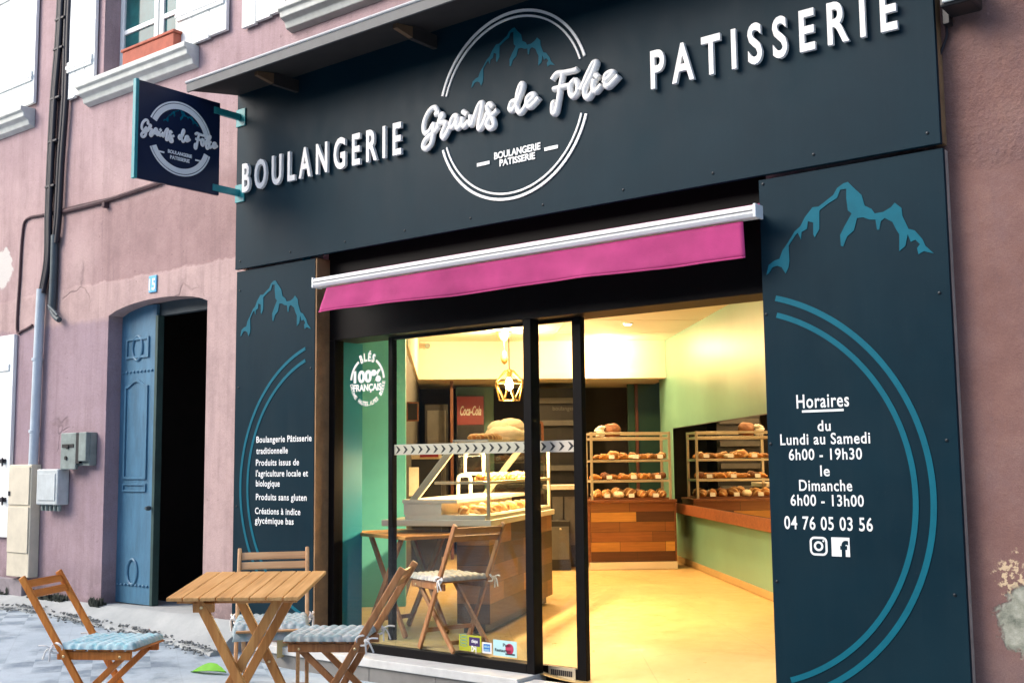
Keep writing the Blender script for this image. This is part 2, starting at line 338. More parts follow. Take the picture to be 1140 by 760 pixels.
# ------------------------------------------------------------------ mesh builder
class MB:
    def __init__(s): s.v = []; s.f = []
    def add(s, vs, fs):
        o = len(s.v); s.v += [Vector(q) for q in vs]; s.f += [tuple(i+o for i in f) for f in fs]; return s
    def box(s, x0, x1, y0, y1, z0, z1, M=None):
        vs = [Vector((x, y, z)) for z in (z0, z1) for y in (y0, y1) for x in (x0, x1)]
        if M: vs = [M @ q for q in vs]
        return s.add(vs, [(0,2,3,1),(4,5,7,6),(0,1,5,4),(2,6,7,3),(0,4,6,2),(1,3,7,5)])
    def quadbox(s, p, ext):                       # 4 corner points (loop) + extrusion vector
        return s.prism(p, ext)
    def prism(s, pts, ext):
        pts = [Vector(q) for q in pts]; n = len(pts); ext = Vector(ext)
        fs = [tuple(range(n)), tuple(range(2*n-1, n-1, -1))] + [(i, i+n, (i+1) % n + n, (i+1) % n) for i in range(n)]
        return s.add(pts + [q+ext for q in pts], fs)
    def beam(s, a, b, w, h, side):                # rectangular bar from a to b; `side` = direction of width w
        a, b = Vector(a), Vector(b); d = (b-a).normalized(); sd = Vector(side); sd = (sd - d*sd.dot(d)).normalized(); up = d.cross(sd)
        pts = [a+sd*(x*w/2)+up*(y*h/2) for x, y in ((-1,-1),(1,-1),(1,1),(-1,1))]
        return s.prism(pts, b-a)
    def tube(s, pts, r, n=8, flat=None, caps=True, closed=False):
        """swept tube; flat=(normal, rn): elliptic section with half-size rn along normal"""
        pts = [Vector(q) for q in pts]; m = len(pts); o = len(s.v); prev = None
        for i, q in enumerate(pts):
            if closed: d = pts[(i+1) % m]-pts[i-1]
            else: d = pts[min(i+1, m-1)]-pts[max(i-1, 0)]
            if d.length < 1e-9: d = Vector((0,0,1))
            d.normalize()
            if flat: nrm = Vector(flat[0]); sd = d.cross(nrm); sd = sd.normalized() if sd.length > 1e-6 else Vector((1,0,0)); ra, rb = (r[i] if isinstance(r, list) else r), flat[1]
            else:
                ref = prev if prev is not None else (Vector((0,0,1)) if abs(d.z) < .9 else Vector((1,0,0)))
                sd = d.cross(ref); sd = sd.normalized() if sd.length > 1e-6 else d.orthogonal().normalized(); nrm = sd.cross(d).normalized(); prev = nrm
                ra = rb = (r[i] if isinstance(r, list) else r)
            for k in range(n):
                t = 2*math.pi*k/n; s.v.append(q + sd*(ra*math.cos(t)) + nrm*(rb*math.sin(t)))
        for i in range(m if closed else m-1):
            for k in range(n):
                j = (i+1) % m
                s.f.append((o+i*n+k, o+i*n+(k+1) % n, o+j*n+(k+1) % n, o+j*n+k))
        if caps and not closed:
            s.f.append(tuple(o+k for k in range(n-1, -1, -1))); s.f.append(tuple(o+(m-1)*n+k for k in range(n)))
        return s
    def lathe(s, prof, c=(0,0,0), n=16, axis=None):
        """profile of (radius, height) about z (or the given axis) through c"""
        c = Vector(c); o = len(s.v); m = len(prof); az = Vector(axis).normalized() if axis else Vector((0,0,1)); ax = az.orthogonal().normalized(); ay = az.cross(ax)
        for r, z in prof:
            for k in range(n):
                t = 2*math.pi*k/n; s.v.append(c + ax*(r*math.cos(t)) + ay*(r*math.sin(t)) + az*z)
        for i in range(m-1):
            for k in range(n): s.f.append((o+i*n+k, o+i*n+(k+1) % n, o+(i+1)*n+(k+1) % n, o+(i+1)*n+k))
        s.f.append(tuple(o+k for k in range(n-1, -1, -1))); s.f.append(tuple(o+(m-1)*n+k for k in range(n)))
        return s
    def grid(s, fn, nu, nv):
        o = len(s.v)
        for j in range(nv+1):
            for i in range(nu+1): s.v.append(Vector(fn(i/nu, j/nv)))
        for j in range(nv):
            for i in range(nu):
                a = o+j*(nu+1)+i; s.f.append((a, a+1, a+nu+2, a+nu+1))
        return s
    def blob(s, c, rx, ry, rz, rot=0, n=12, m=8, jit=.06, seed=0, bend=0.0, cut=-.55):
        """rounded loaf: ellipsoid flattened underneath, slightly lumpy, optionally bent"""
        o = len(s.v); c = Vector(c); cr, sr = math.cos(rot), math.sin(rot)
        for j in range(m+1):
            ph = -math.pi/2 + math.pi*j/m
            for k in range(n):
                t = 2*math.pi*k/n; q = Vector((math.cos(ph)*math.cos(t), math.cos(ph)*math.sin(t), math.sin(ph)))
                w = 1 + jit*noise.noise(q*2.1 + Vector((seed*7.3, seed, 0)))*2
                x, y, z = q.x*rx*w, q.y*ry*w, max(q.z, cut)*rz*w
                y += bend*(x/rx)**2*ry
                s.v.append(c + Vector((x*cr-y*sr, x*sr+y*cr, z-cut*rz)))
        for j in range(m):
            for k in range(n): s.f.append((o+j*n+k, o+j*n+(k+1) % n, o+(j+1)*n+(k+1) % n, o+(j+1)*n+k))
        return s

OFF = {}
def put(o, label=None, cat=None, group=None, kind=None):
    if label: o['label'] = label
    if cat: o['category'] = cat
    if group: o['group'] = group
    if kind: o['kind'] = kind
    return o
def mesh(name, mb, m, off=Vector(), smooth=None, bev=0.0):
    me = bpy.data.meshes.new(name)
    me.from_pydata([q-off for q in mb.v], [], mb.f)
    bm = bmesh.new(); bm.from_mesh(me)
    bad = [f for f in bm.faces if len(f.verts) > 4]
    if bad: bmesh.ops.triangulate(bm, faces=bad)
    bmesh.ops.recalc_face_normals(bm, faces=bm.faces); bm.to_mesh(me); bm.free()
    me.materials.append(m)
    if smooth:
        me.polygons.foreach_set('use_smooth', [True]*len(me.polygons)); me.set_sharp_from_angle(angle=R(smooth))
    o = bpy.data.objects.new(name, me); COL.objects.link(o)
    if bev:
        b = o.modifiers.new('bevel', 'BEVEL'); b.width = bev; b.segments = 2; b.limit_method = 'ANGLE'; b.angle_limit = R(40)
        b.harden_normals = False
    return o
def thing(name, label, cat, loc, group=None, kind=None):
    o = bpy.data.objects.new(name, None); o.empty_display_size = .1; COL.objects.link(o); o.location = loc; OFF[o.name] = Vector(loc)
    return put(o, label, cat, group, kind)
def part(name, mb, m, parent, local=False, smooth=None, bev=0.0, label=None):
    off = Vector() if local else OFF[parent.name]
    o = mesh(name, mb, m, off, smooth, bev); o.parent = parent; OFF[o.name] = off
    if label: o['label'] = label
    return o
def parts(name, mbs, m, parent, **kw):
    for q in mbs: part(name, q, m, parent, **kw)
def loose(mb):
    """split a builder into its connected pieces"""
    p = list(range(len(mb.v)))
    def find(i):
        while p[i] != i: p[i] = p[p[i]]; i = p[i]
        return i
    for f in mb.f:
        for i in f[1:]: p[find(i)] = find(f[0])
    out = {}
    for f in mb.f:
        r_ = find(f[0]); e = out.setdefault(r_, (MB(), {}))
        idx = []
        for i in f:
            if i not in e[1]: e[1][i] = len(e[0].v); e[0].v.append(mb.v[i])
            idx.append(e[1][i])
        e[0].f.append(tuple(idx))
    return [e[0] for e in out.values()]
def solo(name, label, cat, mb, m, loc=None, group=None, smooth=None, bev=0.0, kind=None):
    loc = Vector(loc) if loc is not None else sum(mb.v, Vector())/len(mb.v)
    o = mesh(name, mb, m, loc, smooth, bev); o.location = loc; OFF[o.name] = loc
    return put(o, label, cat, group, kind)
def struct(name, mb, m, smooth=None):
    return put(mesh(name, mb, m, Vector(), smooth), kind='structure')
def copy_tree(o, parent=None):
    c = o.copy(); COL.objects.link(c)
    if parent: c.parent = parent
    for ch in list(o.children): copy_tree(ch, c)
    return c

# text as a real mesh: returns (vertices, faces, width, cap height) lying in x-y with thickness in z
_tc = {}
def text_raw(s, bold=0.0, ext=0.0, shear=0.0, spacing=1.0):
    key = (s, bold, ext, shear, spacing)
    if key in _tc: return _tc[key]
    cu = bpy.data.curves.new('lettering', 'FONT'); cu.body = s; cu.size = 1; cu.offset = bold; cu.extrude = ext; cu.shear = shear; cu.space_character = spacing; cu.resolution_u = 4
    ob = bpy.data.objects.new('lettering', cu); COL.objects.link(ob)
    dg = bpy.context.evaluated_depsgraph_get(); dg.update()
    me = ob.evaluated_get(dg).to_mesh()
    vs = [v.co.copy() for v in me.vertices]; fs = [tuple(p.vertices) for p in me.polygons]
    ob.evaluated_get(dg).to_mesh_clear(); COL.objects.unlink(ob); bpy.data.objects.remove(ob); bpy.data.curves.remove(cu)
    x0 = min(v.x for v in vs); x1 = max(v.x for v in vs)
    _tc[key] = (vs, fs, x0, x1); return _tc[key]
CAPH = .73
def set_text(mb, s, p0, p1, height, n, bold=.0, depth=0.0, shear=0, spacing=1.0, prop=False, up=Vector((0,0,1)), center=False):
    """text whose baseline runs p0 -> p1 (or, with prop, keeps natural width, centred if asked); n = outward normal; depth = thickness"""
    vs, fs, x0, x1 = text_raw(s, bold, .5 if depth else 0.0, shear, spacing)
    p0, p1 = Vector(p0), Vector(p1); d = (p1-p0); W = d.length; d.normalize(); n = Vector(n)
    k = height/CAPH; kx = k if prop else W/(x1-x0)
    st = p0 + d*((W-(x1-x0)*k)/2) if (prop and center) else p0
    mb.add([st + d*((q.x-x0)*kx) + up*(q.y*k) + n*(q.z*depth + depth/2) for q in vs], fs)

def smoothline(pts, sub=5):
    pts = [Vector(p) for p in pts]; out = []
    for i in range(len(pts)-1):
        p0, p1, p2, p3 = pts[max(i-1,0)], pts[i], pts[i+1], pts[min(i+2, len(pts)-1)]
        for k in range(sub):
            t = k/sub; out.append(.5*((2*p1)+(p2-p0)*t+(2*p0-5*p1+4*p2-p3)*t*t+(3*p1-p0-3*p2+p3)*t**3))
    out.append(pts[-1]); return out

# ------------------------------------------------------------------ ground
def sstep(a, b, x):
    t = max(0, min(1, (x-a)/(b-a))); return t*t*(3-2*t)
def gz(x, y):
    t = max(0, min(1, (x+9.5)/3.0)); z = -.07 - .13*t
    z += .03*(max(-4, min(y, -1.0))+1.5)
    z -= .05*sstep(-.9, -.1, y)*sstep(-7.2, -6.5, x)
    return z
def frange(a, b, st):
    out = []; x = a
    while x < b-1e-6: out.append(x); x += st
    return out
gx = [-60,-30,-20,-15] + frange(-12, 1, .18) + [1,3,8,20,60]; gy = [-60,-20,-11,-7] + frange(-5, .05, .14) + [.09, .6, 1]
g = MB(); o = 0
for y in gy:
    for x in gx: g.v.append(Vector((x, y, gz(x, y) + (.006*noise.noise(Vector((x*1.3, y*1.3, 0))) if -12 < x < 1 and -5 < y else 0) - (.25 if y > .5 else 0))))
for j in range(len(gy)-1):
    for i in range(len(gx)-1):
        a = j*len(gx)+i; g.f.append((a, a+1, a+len(gx)+1, a+len(gx)))
struct('pavement', g, M_pave, 60)

# concrete apron before the house door, with a broken front edge
WY = .08                                                     # face of the house wall
edge = [(-12,-.5),(-11,-.55)] + [tuple(hpt(px, py, gz(-8.5,-.8)+.0)[:2]) for px, py in ((20,684),(60,690),(100,690),(140,694),(180,706),(212,715))]
edge = sorted((x, min(y, -.16)) for x, y in edge)

def edge_y(x):
    if x <= edge[0][0]: return edge[0][1]
    for (xa, ya), (xb, yb) in zip(edge, edge[1:]):
        if xa <= x <= xb: return ya+(yb-ya)*(x-xa)/(xb-xa)
    return edge[-1][1]
XA0, XA1 = -12.0, -6.98
g = MB()
def apron(u, v):
    x = XA0+(XA1-XA0)*u; ye = edge_y(x)+.03*noise.noise(Vector((x*4, 0, 3))); y = .50+(ye-.50)*v
    zt = .04; zb = gz(x, ye)+.022
    t = max(0, min(1, (.05-y)/(.05-ye))); z = zt+(zb-zt)*(1-(1-t)**1.6)+.008*noise.noise(Vector((x*3, y*3, 0)))
    return (x, y, z)
g.grid(apron, 90, 16)
n0 = len(g.v); base = 16*91
for i in range(91): q = g.v[base+i]; g.v.append(Vector((q.x, q.y-.02, gz(q.x, q.y)-.03)))
for i in range(90): g.f.append((base+i, base+i+1, n0+i+1, n0+i))
for j in range(17): q = g.v[j*91+90]; g.v.append(Vector((q.x, q.y, -.4)))
m0 = n0+91
for j in range(16): g.f.append((j*91+90, m0+j, m0+j+1, (j+1)*91+90))
struct('doorway_apron', g, M_conc, 60)

g = MB(); rnd = random.Random(3)
for i in range(900):
    x = rnd.uniform(-10.6, -6.95); w = rnd.gauss(0, .055); y = edge_y(x)+w-.02
    if noise.noise(Vector((x*2.2, 0, 9))) < -.25 and rnd.random() < .8: continue
    r = rnd.uniform(.003, .013)*(1.5 if rnd.random() < .06 else 1); z = gz(x, y)+(.02 if w < 0 else .04)
    g.blob((x, y, z-r*.3), r*rnd.uniform(.8,1.5), r, r*rnd.uniform(.5,.9), rnd.uniform(0,3), 6, 4, .25, i, cut=-.8)
put(mesh('rubble', g, M_peb, smooth=40), 'grey rubble and grit strewn along the broken concrete edge before the doorway', 'rubble', kind='stuff')
g = MB()
for i in range(620):
    x = rnd.uniform(-11, -8.75)
    if noise.noise(Vector((x*1.8, 0, 2))) < -.05: continue
    h = rnd.uniform(.01, .09)*(1+.8*noise.noise(Vector((x*5, 1, 2)))); y = .07-rnd.random()*.05; z = .02
    for k in range(3):
        a = rnd.uniform(0, 6.28); dx, dy = .012*math.cos(a), .006*math.sin(a)
        g.add([(x-dx, y-.004, z), (x+dx, y-.004, z), (x+dx*2+rnd.gauss(0,.012), y-.012+dy, z+h*.6), (x+rnd.gauss(0,.015), y-.008+dy, z+h)], [(0,1,2,3)])
put(mesh('wall_moss', g, M_moss), 'dark straggly moss growing along the foot of the house wall', 'moss', kind='stuff')
g = MB(); kb = hpt(240, 719, -.16)
M4 = Matrix.Translation((kb.x, kb.y, gz(kb.x, kb.y))) @ Matrix.Rotation(R(8), 4, 'Z')
g.box(-.10, .10, -.10, .10, -.06, .085, M4); solo('kerb_block', 'loose pale kerb block at the end of the doorway apron', 'kerb stone', g, M_conc, bev=.012)
# fallen leaf
lp = hpt(232, 749, gz(-5.4, -1.5)+.0); g = MB(); lw = Vector((math.cos(.55), math.sin(.55), 0))*1.7; lv = Vector((-lw.y, lw.x, 0))*.9
nL = 12; up_, dn_ = [], []
for i in range(nL+1):
    t = i/nL; w = .034*math.sin(math.pi*t**.85)**.8*(1+.12*math.sin(t*31)); c0 = lp+lw*((t-.5)*.15)+Vector((0,0,.006+.012*math.sin(t*3)))
    up_.append(c0+lv*w+Vector((0,0,.045*math.sin(math.pi*t)))); dn_.append(c0-lv*w+Vector((0,0,.008)))
mid = [lp+lw*((i/nL-.5)*.15)+Vector((0,0,.004+.01*math.sin(i/nL*3))) for i in range(nL+1)]
for A, B in ((up_, mid), (mid, dn_)):
    g.add(A+B, [(i, i+1, nL+2+i, nL+1+i) for i in range(nL)])
g.tube([mid[0], mid[0]-lw*.03], .0018, 5)
solo('fallen_leaf', 'bright lime green leaf lying on the pale paving under the table', 'leaf', g, M_leaf, smooth=60)

# ------------------------------------------------------------------ house front
def W(px, py, Y=WY): return fac(px, py, Y)
hx0 = W(119, 420).x; hx1 = W(229.5, 420).x; arch0 = W(119, 352).z; archm = W(178, 331).z; arch1 = W(231, 345).z
OX0, OX1, OZ1 = -6.15, -2.63, 2.84                       # shop opening
wz0, wz1 = 4.72, 6.5
sL, sR = W(100, 97), W(222, 52)
win = [(-12.3, -10.85), (sL.x+.22, sR.x-.22), (W(325, 20).x+.2, W(325, 20).x+1.55)]
wz0 = (sL.z+sR.z)/2
H = thing('town_house', 'dusty pink rendered town house with white shutters above the bakery shopfront', 'house', (0, 0, 0))
g = MB(); YB = .42
def wbox(x0, x1, z0, z1): g.box(x0, x1, WY, YB, z0, z1)
ZM = wz0-.02
wbox(-18, hx0, -.5, ZM); wbox(hx1, OX0, -.5, ZM); wbox(OX0, OX1, OZ1, ZM); wbox(OX1, 6, -.5, ZM)
na = 14; zs = arch0; pts = []
for i in range(na+1):
    t = i/na; x = hx0+(hx1-hx0)*t; pts.append(Vector((x, WY, zs+(archm-zs)*(1-(2*t-1)**2)**.75)))
g.prism(pts+[Vector((hx1, WY, ZM)), Vector((hx0, WY, ZM))], (0, YB-WY, 0))
xs = [-18] + [q for w in win for q in w] + [6]
for i in range(0, len(xs), 2): wbox(xs[i], xs[i+1], ZM, wz1)
wbox(-18, 6, wz1, 10)
part('facade_wall', g, M_pl, H)
# plinth and recess of house door
g = MB(); p0 = W(0, 645); p1 = W(30, 640)
g.box(-13, p1.x, WY-.05, WY-.001, -.3, (p0.z+p1.z)/2); part('wall_plinth', g, M_plin, H, bev=.008)
DR = .20                                                   # door recess plane
g = MB(); a = fac(135, 352, DR); b = fac(172, 352, DR)
ztop = fac(150, 354, DR).z; zb = .045
g.box(hx0-.02, b.x, DR+.02, DR+.055, zb, ztop+.1)
leafo = part('door_leaf', g, M_bdoor, H, bev=.003)
lx0, lx1 = a.x, b.x
g = MB()
def panelrect(x0, x1, z0, z1, w=.022, arch=0):
    g.box(x0, x1, DR+.006, DR+.03, z0, z0+w); g.box(x0, x0+w, DR+.006, DR+.03, z0+w, z1); g.box(x1-w, x1, DR+.006, DR+.03, z0+w, z1)
    if arch:
        n = 8; P = [Vector((x0+(x1-x0)*i/n, DR+.006, z1+arch*math.sin(math.pi*i/n)**2)) for i in range(n+1)]
        for q0, q1 in zip(P, P[1:]): g.prism([q0, q1, q1+Vector((0,0,w)), q0+Vector((0,0,w))], (0,.024,0))
    else: g.box(x0+w, x1-w, DR+.006, DR+.03, z1-w, z1)
px0, px1 = lx0+.14*(lx1-lx0), lx1-.18*(lx1-lx0)
zc = lambda py: fac(155, py, DR).z
panelrect(px0, px1, zc(533), zc(432), arch=.06); panelrect(px0, px1, zc(547), zc(538), .014)
panelrect(px0, px1, zc(398), zc(375))
for zz_ in (zc(387), zc(637)):
    cx = (px0+px1)/2; r_ = .085
    g.tube([Vector((cx+r_*.85*math.cos(t), DR+.014, zz_+r_*1.25*math.sin(t))) for t in [2*math.pi*k/24 for k in range(24)]], .011, 6, closed=True)
for zz_ in (zc(413), zc(652)):
    for k in range(9): g.lathe([(.012,0),(.012,.01),(.004,.016)], (lx0+(lx1-lx0)*(k+.6)/9.4, DR+.02, zz_), 8, (0,-1,0))
parts('panel_moulding', loose(g), M_bdoor, leafo, smooth=30)
g = MB(); e = fac(180, 400, DR)
g.box(lx1+.001, lx1+.04, DR+.01, DR+.075, zb, ztop-.001); part('door_stile', g, M_dgreen, H, bev=.004)
g = MB(); g.lathe([(.018,0),(.022,.02),(.014,.045)], (lx1+.0, DR+.0, zc(565)), 10, (0,-1,0)); part('lock', g, M_dpipe, H, smooth=40)
g = MB(); g.box(hx0+.001, hx1-.001, DR+.06, DR+.12, ztop+.0, ztop+.6) ; part('door_transom', g, M_dpipe, H)
# passage behind the open leaf, its darkness put into near-black walls
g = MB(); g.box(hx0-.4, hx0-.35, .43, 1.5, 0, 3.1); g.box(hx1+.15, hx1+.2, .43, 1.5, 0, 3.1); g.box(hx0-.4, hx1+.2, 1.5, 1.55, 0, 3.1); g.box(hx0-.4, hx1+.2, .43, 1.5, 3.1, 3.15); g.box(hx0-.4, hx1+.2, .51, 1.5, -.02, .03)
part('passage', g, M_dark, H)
# roof slab so that no sky leaks in from above
g = MB(); g.box(-18, 6, .43, 18, 9.6, 9.7); part('roof', g, M_zinc, H)

def shutter(x0, x1, z0, z1, yo=WY):
    g = MB(); n = 3; w = (x1-x0)/n
    for i in range(n):
        g.box(x0+i*w+.004, x0+(i+1)*w-.004, yo-.045, yo-.012, z0+.012*((i*7) % 3), z1)
    for zz_ in (z0+.25, z0+1.2): g.box(x0+.03, x1-.03, yo-.062, yo-.0455, zz_, zz_+.10)
    s_ = part('shutter', g, M_shut, H, bev=.004)
    h = MB()
    h.box(x0+.02, x1-.02, yo-.0675, yo-.0625, z0+.285, z0+.315); part('strap_hinge', h, M_shut, s_)
for k, (wx0, wx1) in enumerate(win):
    # sill with moulded profile
    g = MB(); x0, x1 = wx0-.22, wx1+.22
    if k == 1: x0, x1 = sL.x, sR.x
    if k == 0: x1 = W(40, 112).x
    if k == 2: x0 = W(325, 20).x
    prof = [(WY, 0), (WY-.15, 0), (WY-.15, -.045), (WY-.125, -.06), (WY-.12, -.10), (WY-.075, -.125), (WY-.06, -.17), (WY, -.19)]
    g.prism([Vector((x0, y, wz0+z)) for y, z in prof], (x1-x0, 0, 0)); part('window_sill', g, M_stone, H, bev=.006)
    # frame + panes in the reveal
    yf = WY+.16; xm = (wx0+wx1)/2; g = MB(); fw = .06
    for xa, xb in ((wx0, xm-.012), (xm+.012, wx1)):
        g.box(xa, xa+fw, yf, yf+.05, wz0, wz1); g.box(xb-fw, xb, yf, yf+.05, wz0, wz1); g.box(xa+fw, xb-fw, yf, yf+.05, wz0, wz0+.09); g.box(xa+fw, xb-fw, yf, yf+.05, wz1-.08, wz1)
        for q in (wz0+.48, wz0+.98, wz0+1.45): g.box(xa+fw, xb-fw, yf+.004, yf+.046, q, q+.045)
    wf = part('window_frame', g, M_shut, H, bev=.004)
    g = MB(); g.box(wx0+.01, wx1-.01, yf+.02, yf+.03, wz0, wz1); part('window_pane', g, M_wpane, wf)
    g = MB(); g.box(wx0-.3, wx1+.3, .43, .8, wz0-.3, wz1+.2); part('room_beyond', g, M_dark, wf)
z0s = wz0-.10
shutter(W(78, 90).x, sL.x+.14, z0s+.04, wz1); shutter(W(200, 40).x, W(257, 25).x, z0s+.10, wz1)
shutter(W(0, 100).x-.35, W(44, 60).x, wz0+.02, wz1); shutter(W(274, 10).x, W(322, 5).x, z0s+.08, wz1)
# planter box on the middle sill
a, b = fac(143, 62, WY-.06), fac(200, 44, WY-.06); g = MB()
g.box(a.x, b.x, WY-.12, WY+.03, wz0+.002, wz0+.13); g.box(a.x-.015, b.x+.015, WY-.132, WY+.042, wz0+.13, wz0+.155)
solo('planter_box', 'long terracotta planter on the pale sill of the first floor window', 'planter', g, M_terra, bev=.006)

# ------------------------------------------------------------------ left wall fittings
def wl(pts, Y): return [fac(x, y, Y) for x, y in pts]
g = MB(); g.tube(smoothline(wl([(46,322),(43,380),(39,470),(35,560),(31,640)], WY-.055), 3), .042, 14)
dp = solo('downpipe', 'straight blue grey plastic pipe running up the pink wall beside the meter box', 'pipe', g, M_gpipe, smooth=40)
g = MB()
for px, py in ((41.5,400),(38,480),(34,585)):
    c = fac(px, py, WY-.055); g.lathe([(.043,-.015),(.05,-.012),(.05,.012),(.043,.015)], c, 14)
b_ = parts('pipe_clip', loose(g), M_gpipe, dp, smooth=40)
g = MB()
for k, off in enumerate(((0,0),(4,1),(7,0))):
    g.tube(smoothline([fac(x+off[0]*.5, y, WY-.03-.012*k) for x, y in ((66,-8),(63,50),(58,110),(54,190),(52,245),(51,290),(45,326))], 4), .023, 8)
for k in range(2):
    g.tube(smoothline([fac(x+k*3, y, WY-.03-.014*k) for x, y in ((75,-8),(73,40),(71,110),(66,180),(63,240),(60,270))], 4), .025, 8)
cb = solo('cable_bundle', 'thick bundle of black cables strapped up the pink wall above the grey pipe', 'cables', g, M_cable, smooth=50)
g = MB()
for px, py in ((69,22),(67,55),(64,110),(61,158),(58,208)):
    c = fac(px, py, WY-.035); g.box(c.x-.075, c.x+.085, c.y-.035, WY-.002, c.z-.011, c.z+.011)
parts('cable_tie', loose(g), M_cable, cb, bev=.004)
g = MB(); g.tube(wl([(61,262),(60,300),(58,345)], WY-.04), .034, 12); g.tube(smoothline(wl([(58,345),(61,352),(66,356)], WY-.05), 3), .026, 10)
g.tube(smoothline(wl([(54,340),(60,346),(64,351)], WY-.08), 3), .012, 8)
solo('conduit', 'short dark grey conduit with a bent end on the pink wall', 'conduit', g, M_dpipe, smooth=40)
g = MB(); g.tube(smoothline(wl([(36,362),(25,368),(19,366),(22,310),(25,262),(30,244),(50,239),(80,231),(110,224),(140,217),(170,207),(200,196),(240,183)], WY-.012), 4), .013, 7)
g.tube(smoothline(wl([(60,238),(90,231),(120,223),(150,213),(180,203)], WY-.016), 4), .02, 7)
c = fac(118, 227, WY-.02); g.box(c.x-.02, c.x+.02, c.y-.03, WY, c.z-.035, c.z+.01)
solo('wall_cable', 'thin brown cable looping along the pink wall towards the hanging sign', 'cable', g, M_wire, smooth=50)
# white door or shutter at the very left
a = fac(17, 372, WY-.03); zb_ = fac(10, 598, WY-.03).z
g = MB(); g.box(a.x-.9, a.x, WY-.04, WY-.002, zb_, a.z); g.box(a.x-.85, a.x-.06, WY-.055, WY-.0405, a.z-.35, a.z-.28)
wd = solo('white_shutter_door', 'plain white ground floor shutter at the far left of the pink wall', 'shutter', g, M_shut, bev=.006)
g = MB()
for py in (513, 556):
    c = fac(3, py, WY-.05); g.box(c.x-.05, c.x+.05, c.y-.012, WY-.0402, c.z-.02, c.z+.02); g.tube([c+Vector((.03,-.02,.03)), c+Vector((.03,-.02,-.05))], .009, 6)
parts('hinge', loose(g), M_cable, wd, bev=.003)
# cream service cabinet, meter box, letterbox
def box_px(x0, y0, x1, y1, depth, Y=WY):
    p, q = fac(x0, y0, Y-depth), fac(x1, y1, Y-depth); return p.x, q.x, Y-depth, Y-.002, q.z, p.z
x0, x1, y0, y1, z0, z1 = box_px(11, 517, 31, 643, .10)
g = MB(); g.box(x0, x1, y0, y1, z0, z1); cc = solo('service_cabinet', 'tall narrow cream service cabinet standing between white shutter and blue grey pipe', 'cabinet', g, M_cream, bev=.008)
g = MB(); g.box(x0+.015, x1-.015, y0-.012, y0-.001, z0+.22, z0+.62*(z1-z0)); g.box(x0+.015, x1-.015, y0-.012, y0-.001, z0+.64*(z1-z0), z1-.02); part('cabinet_door', g, M_cream, cc, bev=.004)
g = MB(); g.box(x0+.02, x0+.05, y0-.02, y0-.0125, z0+.72*(z1-z0), z0+.76*(z1-z0)); part('latch', g, M_cable, cc)
x0, x1, y0, y1, z0, z1 = box_px(41, 522, 63, 562, .12)
g = MB(); g.box(x0, x1, y0, y1, z0, z1); mbx = solo('meter_box', 'small white meter box with cables below it beside the pipe', 'meter box', g, M_mbox, bev=.012)
g = MB(); g.box(x0+.03, x1-.03, y0-.008, y0-.001, z0+.04, z1-.04); part('meter_lid', g, M_mbox, mbx, bev=.004)
g = MB()
for i in range(5): g.lathe([(.018,0),(.02,.05),(.016,.055)], (x0+.04+i*(x1-x0-.08)/4, y0+.05, z0-.055), 8)
parts('cable_gland', loose(g), M_lbox, mbx, smooth=40)
x0, x1, y0, y1, z0, z1 = box_px(68, 482, 96, 522, .10)
g = MB(); xm = x0+.58*(x1-x0)
g.box(x0, xm, y0, y0+.03, z0, z1); g.box(x0, x1, y0+.03, y1, z0+.03, z1); g.box(xm+.06, x1, y0-.01, y0+.03, z0+.07, z1)
lb = solo('letterbox', 'battered grey steel letterbox hanging open on the pink wall', 'letterbox', g, M_lbox, bev=.006)
g = MB(); g.box(x0+.03, xm-.03, y0-.006, y0-.0005, z1-.13, z1-.10); g.lathe([(.018,0),(.018,.012)], (x0+.10, y0, z0+.10), 10, (0,-1,0)); g.lathe([(.022,0),(.022,.012)], (x0+.12, y0, z0+.2), 10, (0,-1,0)); parts('letter_slot', loose(g), M_blk2, lb)
g = MB(); g.box(xm+.002, xm+.058, y0+.0, y0+.029, z0+.05, z1-.01); part('flap_recess', g, M_blk2, lb)
# house number
c = fac(170, 316, WY-.01); g = MB(); g.box(c.x-.055, c.x+.055, WY-.014, WY-.001, c.z-.072, c.z+.072)
hn = solo('house_number', 'small sky blue enamel plate numbered 15 above the arched doorway', 'number plate', g, M_number, bev=.004)
g = MB(); set_text(g, '15', (c.x-.045, WY-.016, c.z-.05), (c.x+.045, WY-.016, c.z-.05), .10, (0,-1,0), .02); part('numerals', g, M_print, hn)
# floodlight on right flank, top
c = fac(1070, 4, WY-.12); g = MB(); g.box(c.x-.075, c.x+.075, c.y-.09, WY-.03, c.z-.03, c.z+.09)
fl = solo('wall_lantern', 'black floodlight with a white cover fixed high on the red flank', 'light fitting', g, M_blk2, bev=.012)
g = MB(); g.box(c.x-.06, c.x+.065, c.y-.105, c.y-.0905, c.z-.015, c.z+.08); part('lamp_cover', g, M_mbox, fl, bev=.006)
g = MB(); g.box(c.x-.11, c.x-.0755, WY-.06, WY-.002, c.z-.06, c.z+.12); part('bracket', g, M_blk2, fl, bev=.004)
g = MB(); g.tube(smoothline(wl([(1052,20),(1054,38),(1050,52),(1046,62)], WY-.02), 4), .007, 6); part('lead', g, M_cable, fl, smooth=50)

